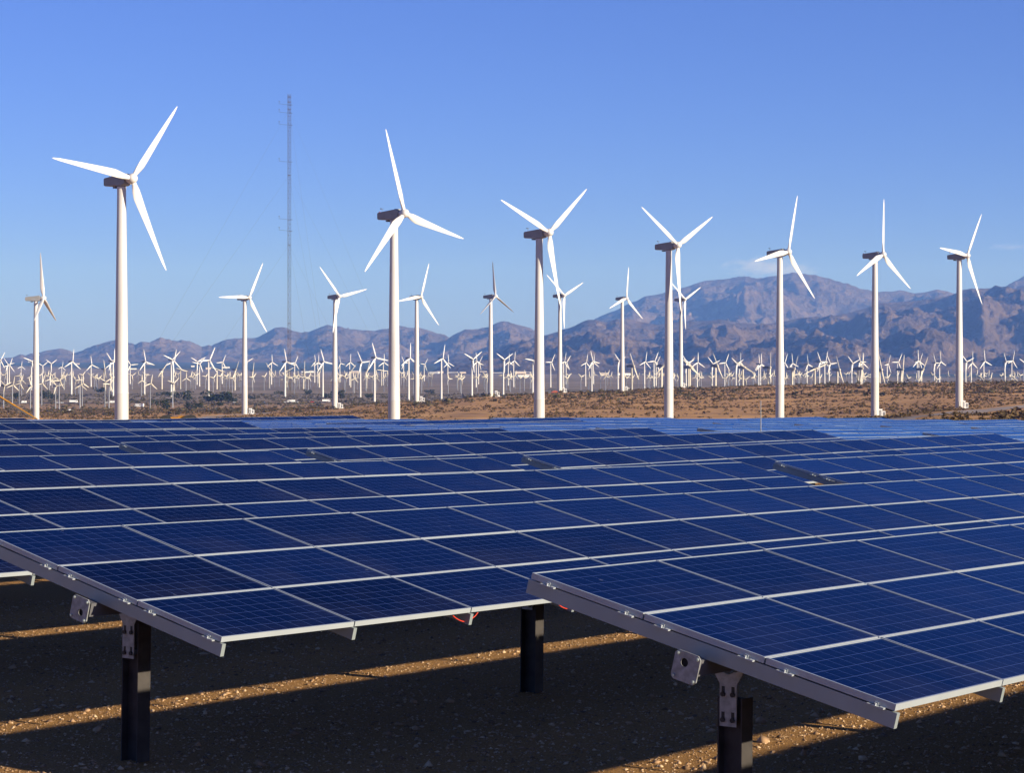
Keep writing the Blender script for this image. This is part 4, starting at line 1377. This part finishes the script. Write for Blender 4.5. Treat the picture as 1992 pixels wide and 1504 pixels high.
# ------------------------------------------------------------------ haze
def build_haze():
    m = bpy.data.materials.new('haze')
    m.use_nodes = True
    n = m.node_tree.nodes; n.clear()
    v = n.new('ShaderNodeVolumePrincipled')
    v.inputs['Color'].default_value = (.16, .35, 1.0, 1)
    v.inputs['Density'].default_value = 4.7e-5
    v.inputs['Absorption Color'].default_value = (1, 1, 1, 1)
    v.inputs['Density Attribute'].default_value = ''
    v.inputs['Anisotropy'].default_value = 0.0
    o_ = n.new('ShaderNodeOutputMaterial')
    m.node_tree.links.new(v.outputs[0], o_.inputs['Volume'])
    b = MB(); b.box(-17200, 17200, -5200, 27600, -75, 1150)
    o = obj('haze', b.mesh('haze', [m]))
    tag(o, 'thin blue desert haze filling the valley', 'haze', kind='stuff')
build_haze()

# ------------------------------------------------------------------ small clouds behind the summit, outside the haze
def cloud(x, y, d, w, h, dens, seed, label):
    m = bpy.data.materials.new('cloud_vapour')
    m.use_nodes = True
    n = m.node_tree.nodes; l = m.node_tree.links; n.clear()
    tc = n.new('ShaderNodeTexCoord')
    ln = n.new('ShaderNodeVectorMath'); ln.operation = 'LENGTH'; l.new(tc.outputs['Object'], ln.inputs[0])
    mp = n.new('ShaderNodeMapping'); mp.inputs['Scale'].default_value = (2.2, 2.2, 1.1); mp.inputs['Location'].default_value = (seed, 0, 0)
    l.new(tc.outputs['Object'], mp.inputs['Vector'])
    no = n.new('ShaderNodeTexNoise'); no.inputs['Scale'].default_value = 1.3; no.inputs['Detail'].default_value = 5; no.inputs['Roughness'].default_value = .6
    l.new(mp.outputs[0], no.inputs['Vector'])
    a = n.new('ShaderNodeMath'); a.operation = 'MULTIPLY_ADD'; a.inputs[1].default_value = -.42; l.new(ln.outputs['Value'], a.inputs[0]); l.new(no.outputs['Fac'], a.inputs[2])
    r_ = n.new('ShaderNodeMapRange'); r_.inputs[1].default_value = .18; r_.inputs[2].default_value = .50; r_.inputs[3].default_value = 0; r_.inputs[4].default_value = dens
    l.new(a.outputs[0], r_.inputs[0])
    v = n.new('ShaderNodeVolumePrincipled'); v.inputs['Color'].default_value = (.95, .95, .97, 1); v.inputs['Density Attribute'].default_value = ''
    l.new(r_.outputs[0], v.inputs['Density'])
    o_ = n.new('ShaderNodeOutputMaterial'); l.new(v.outputs[0], o_.inputs['Volume'])
    c = px(x, y, d)
    b = MB(); nn = 20; prof = [(math.sin(PI*k/12), -math.cos(PI*k/12)) for k in range(1, 12)]
    b.lathe(prof, nn)
    o = obj('cloud', b.mesh('cloud', [m]), loc=c)
    o.scale = (w/F*d/2, w/F*d/2.5, h/F*d/2)
    tag(o, label, 'cloud', kind='stuff')
cloud(1500, 520, 31000, 210, 52, .0012, 3.1, 'thin pale cloud hanging behind the flat mountain summit')
cloud(1965, 480, 31000, 110, 18, .0005, 7.7, 'faint streak of cloud at the right edge of the sky')
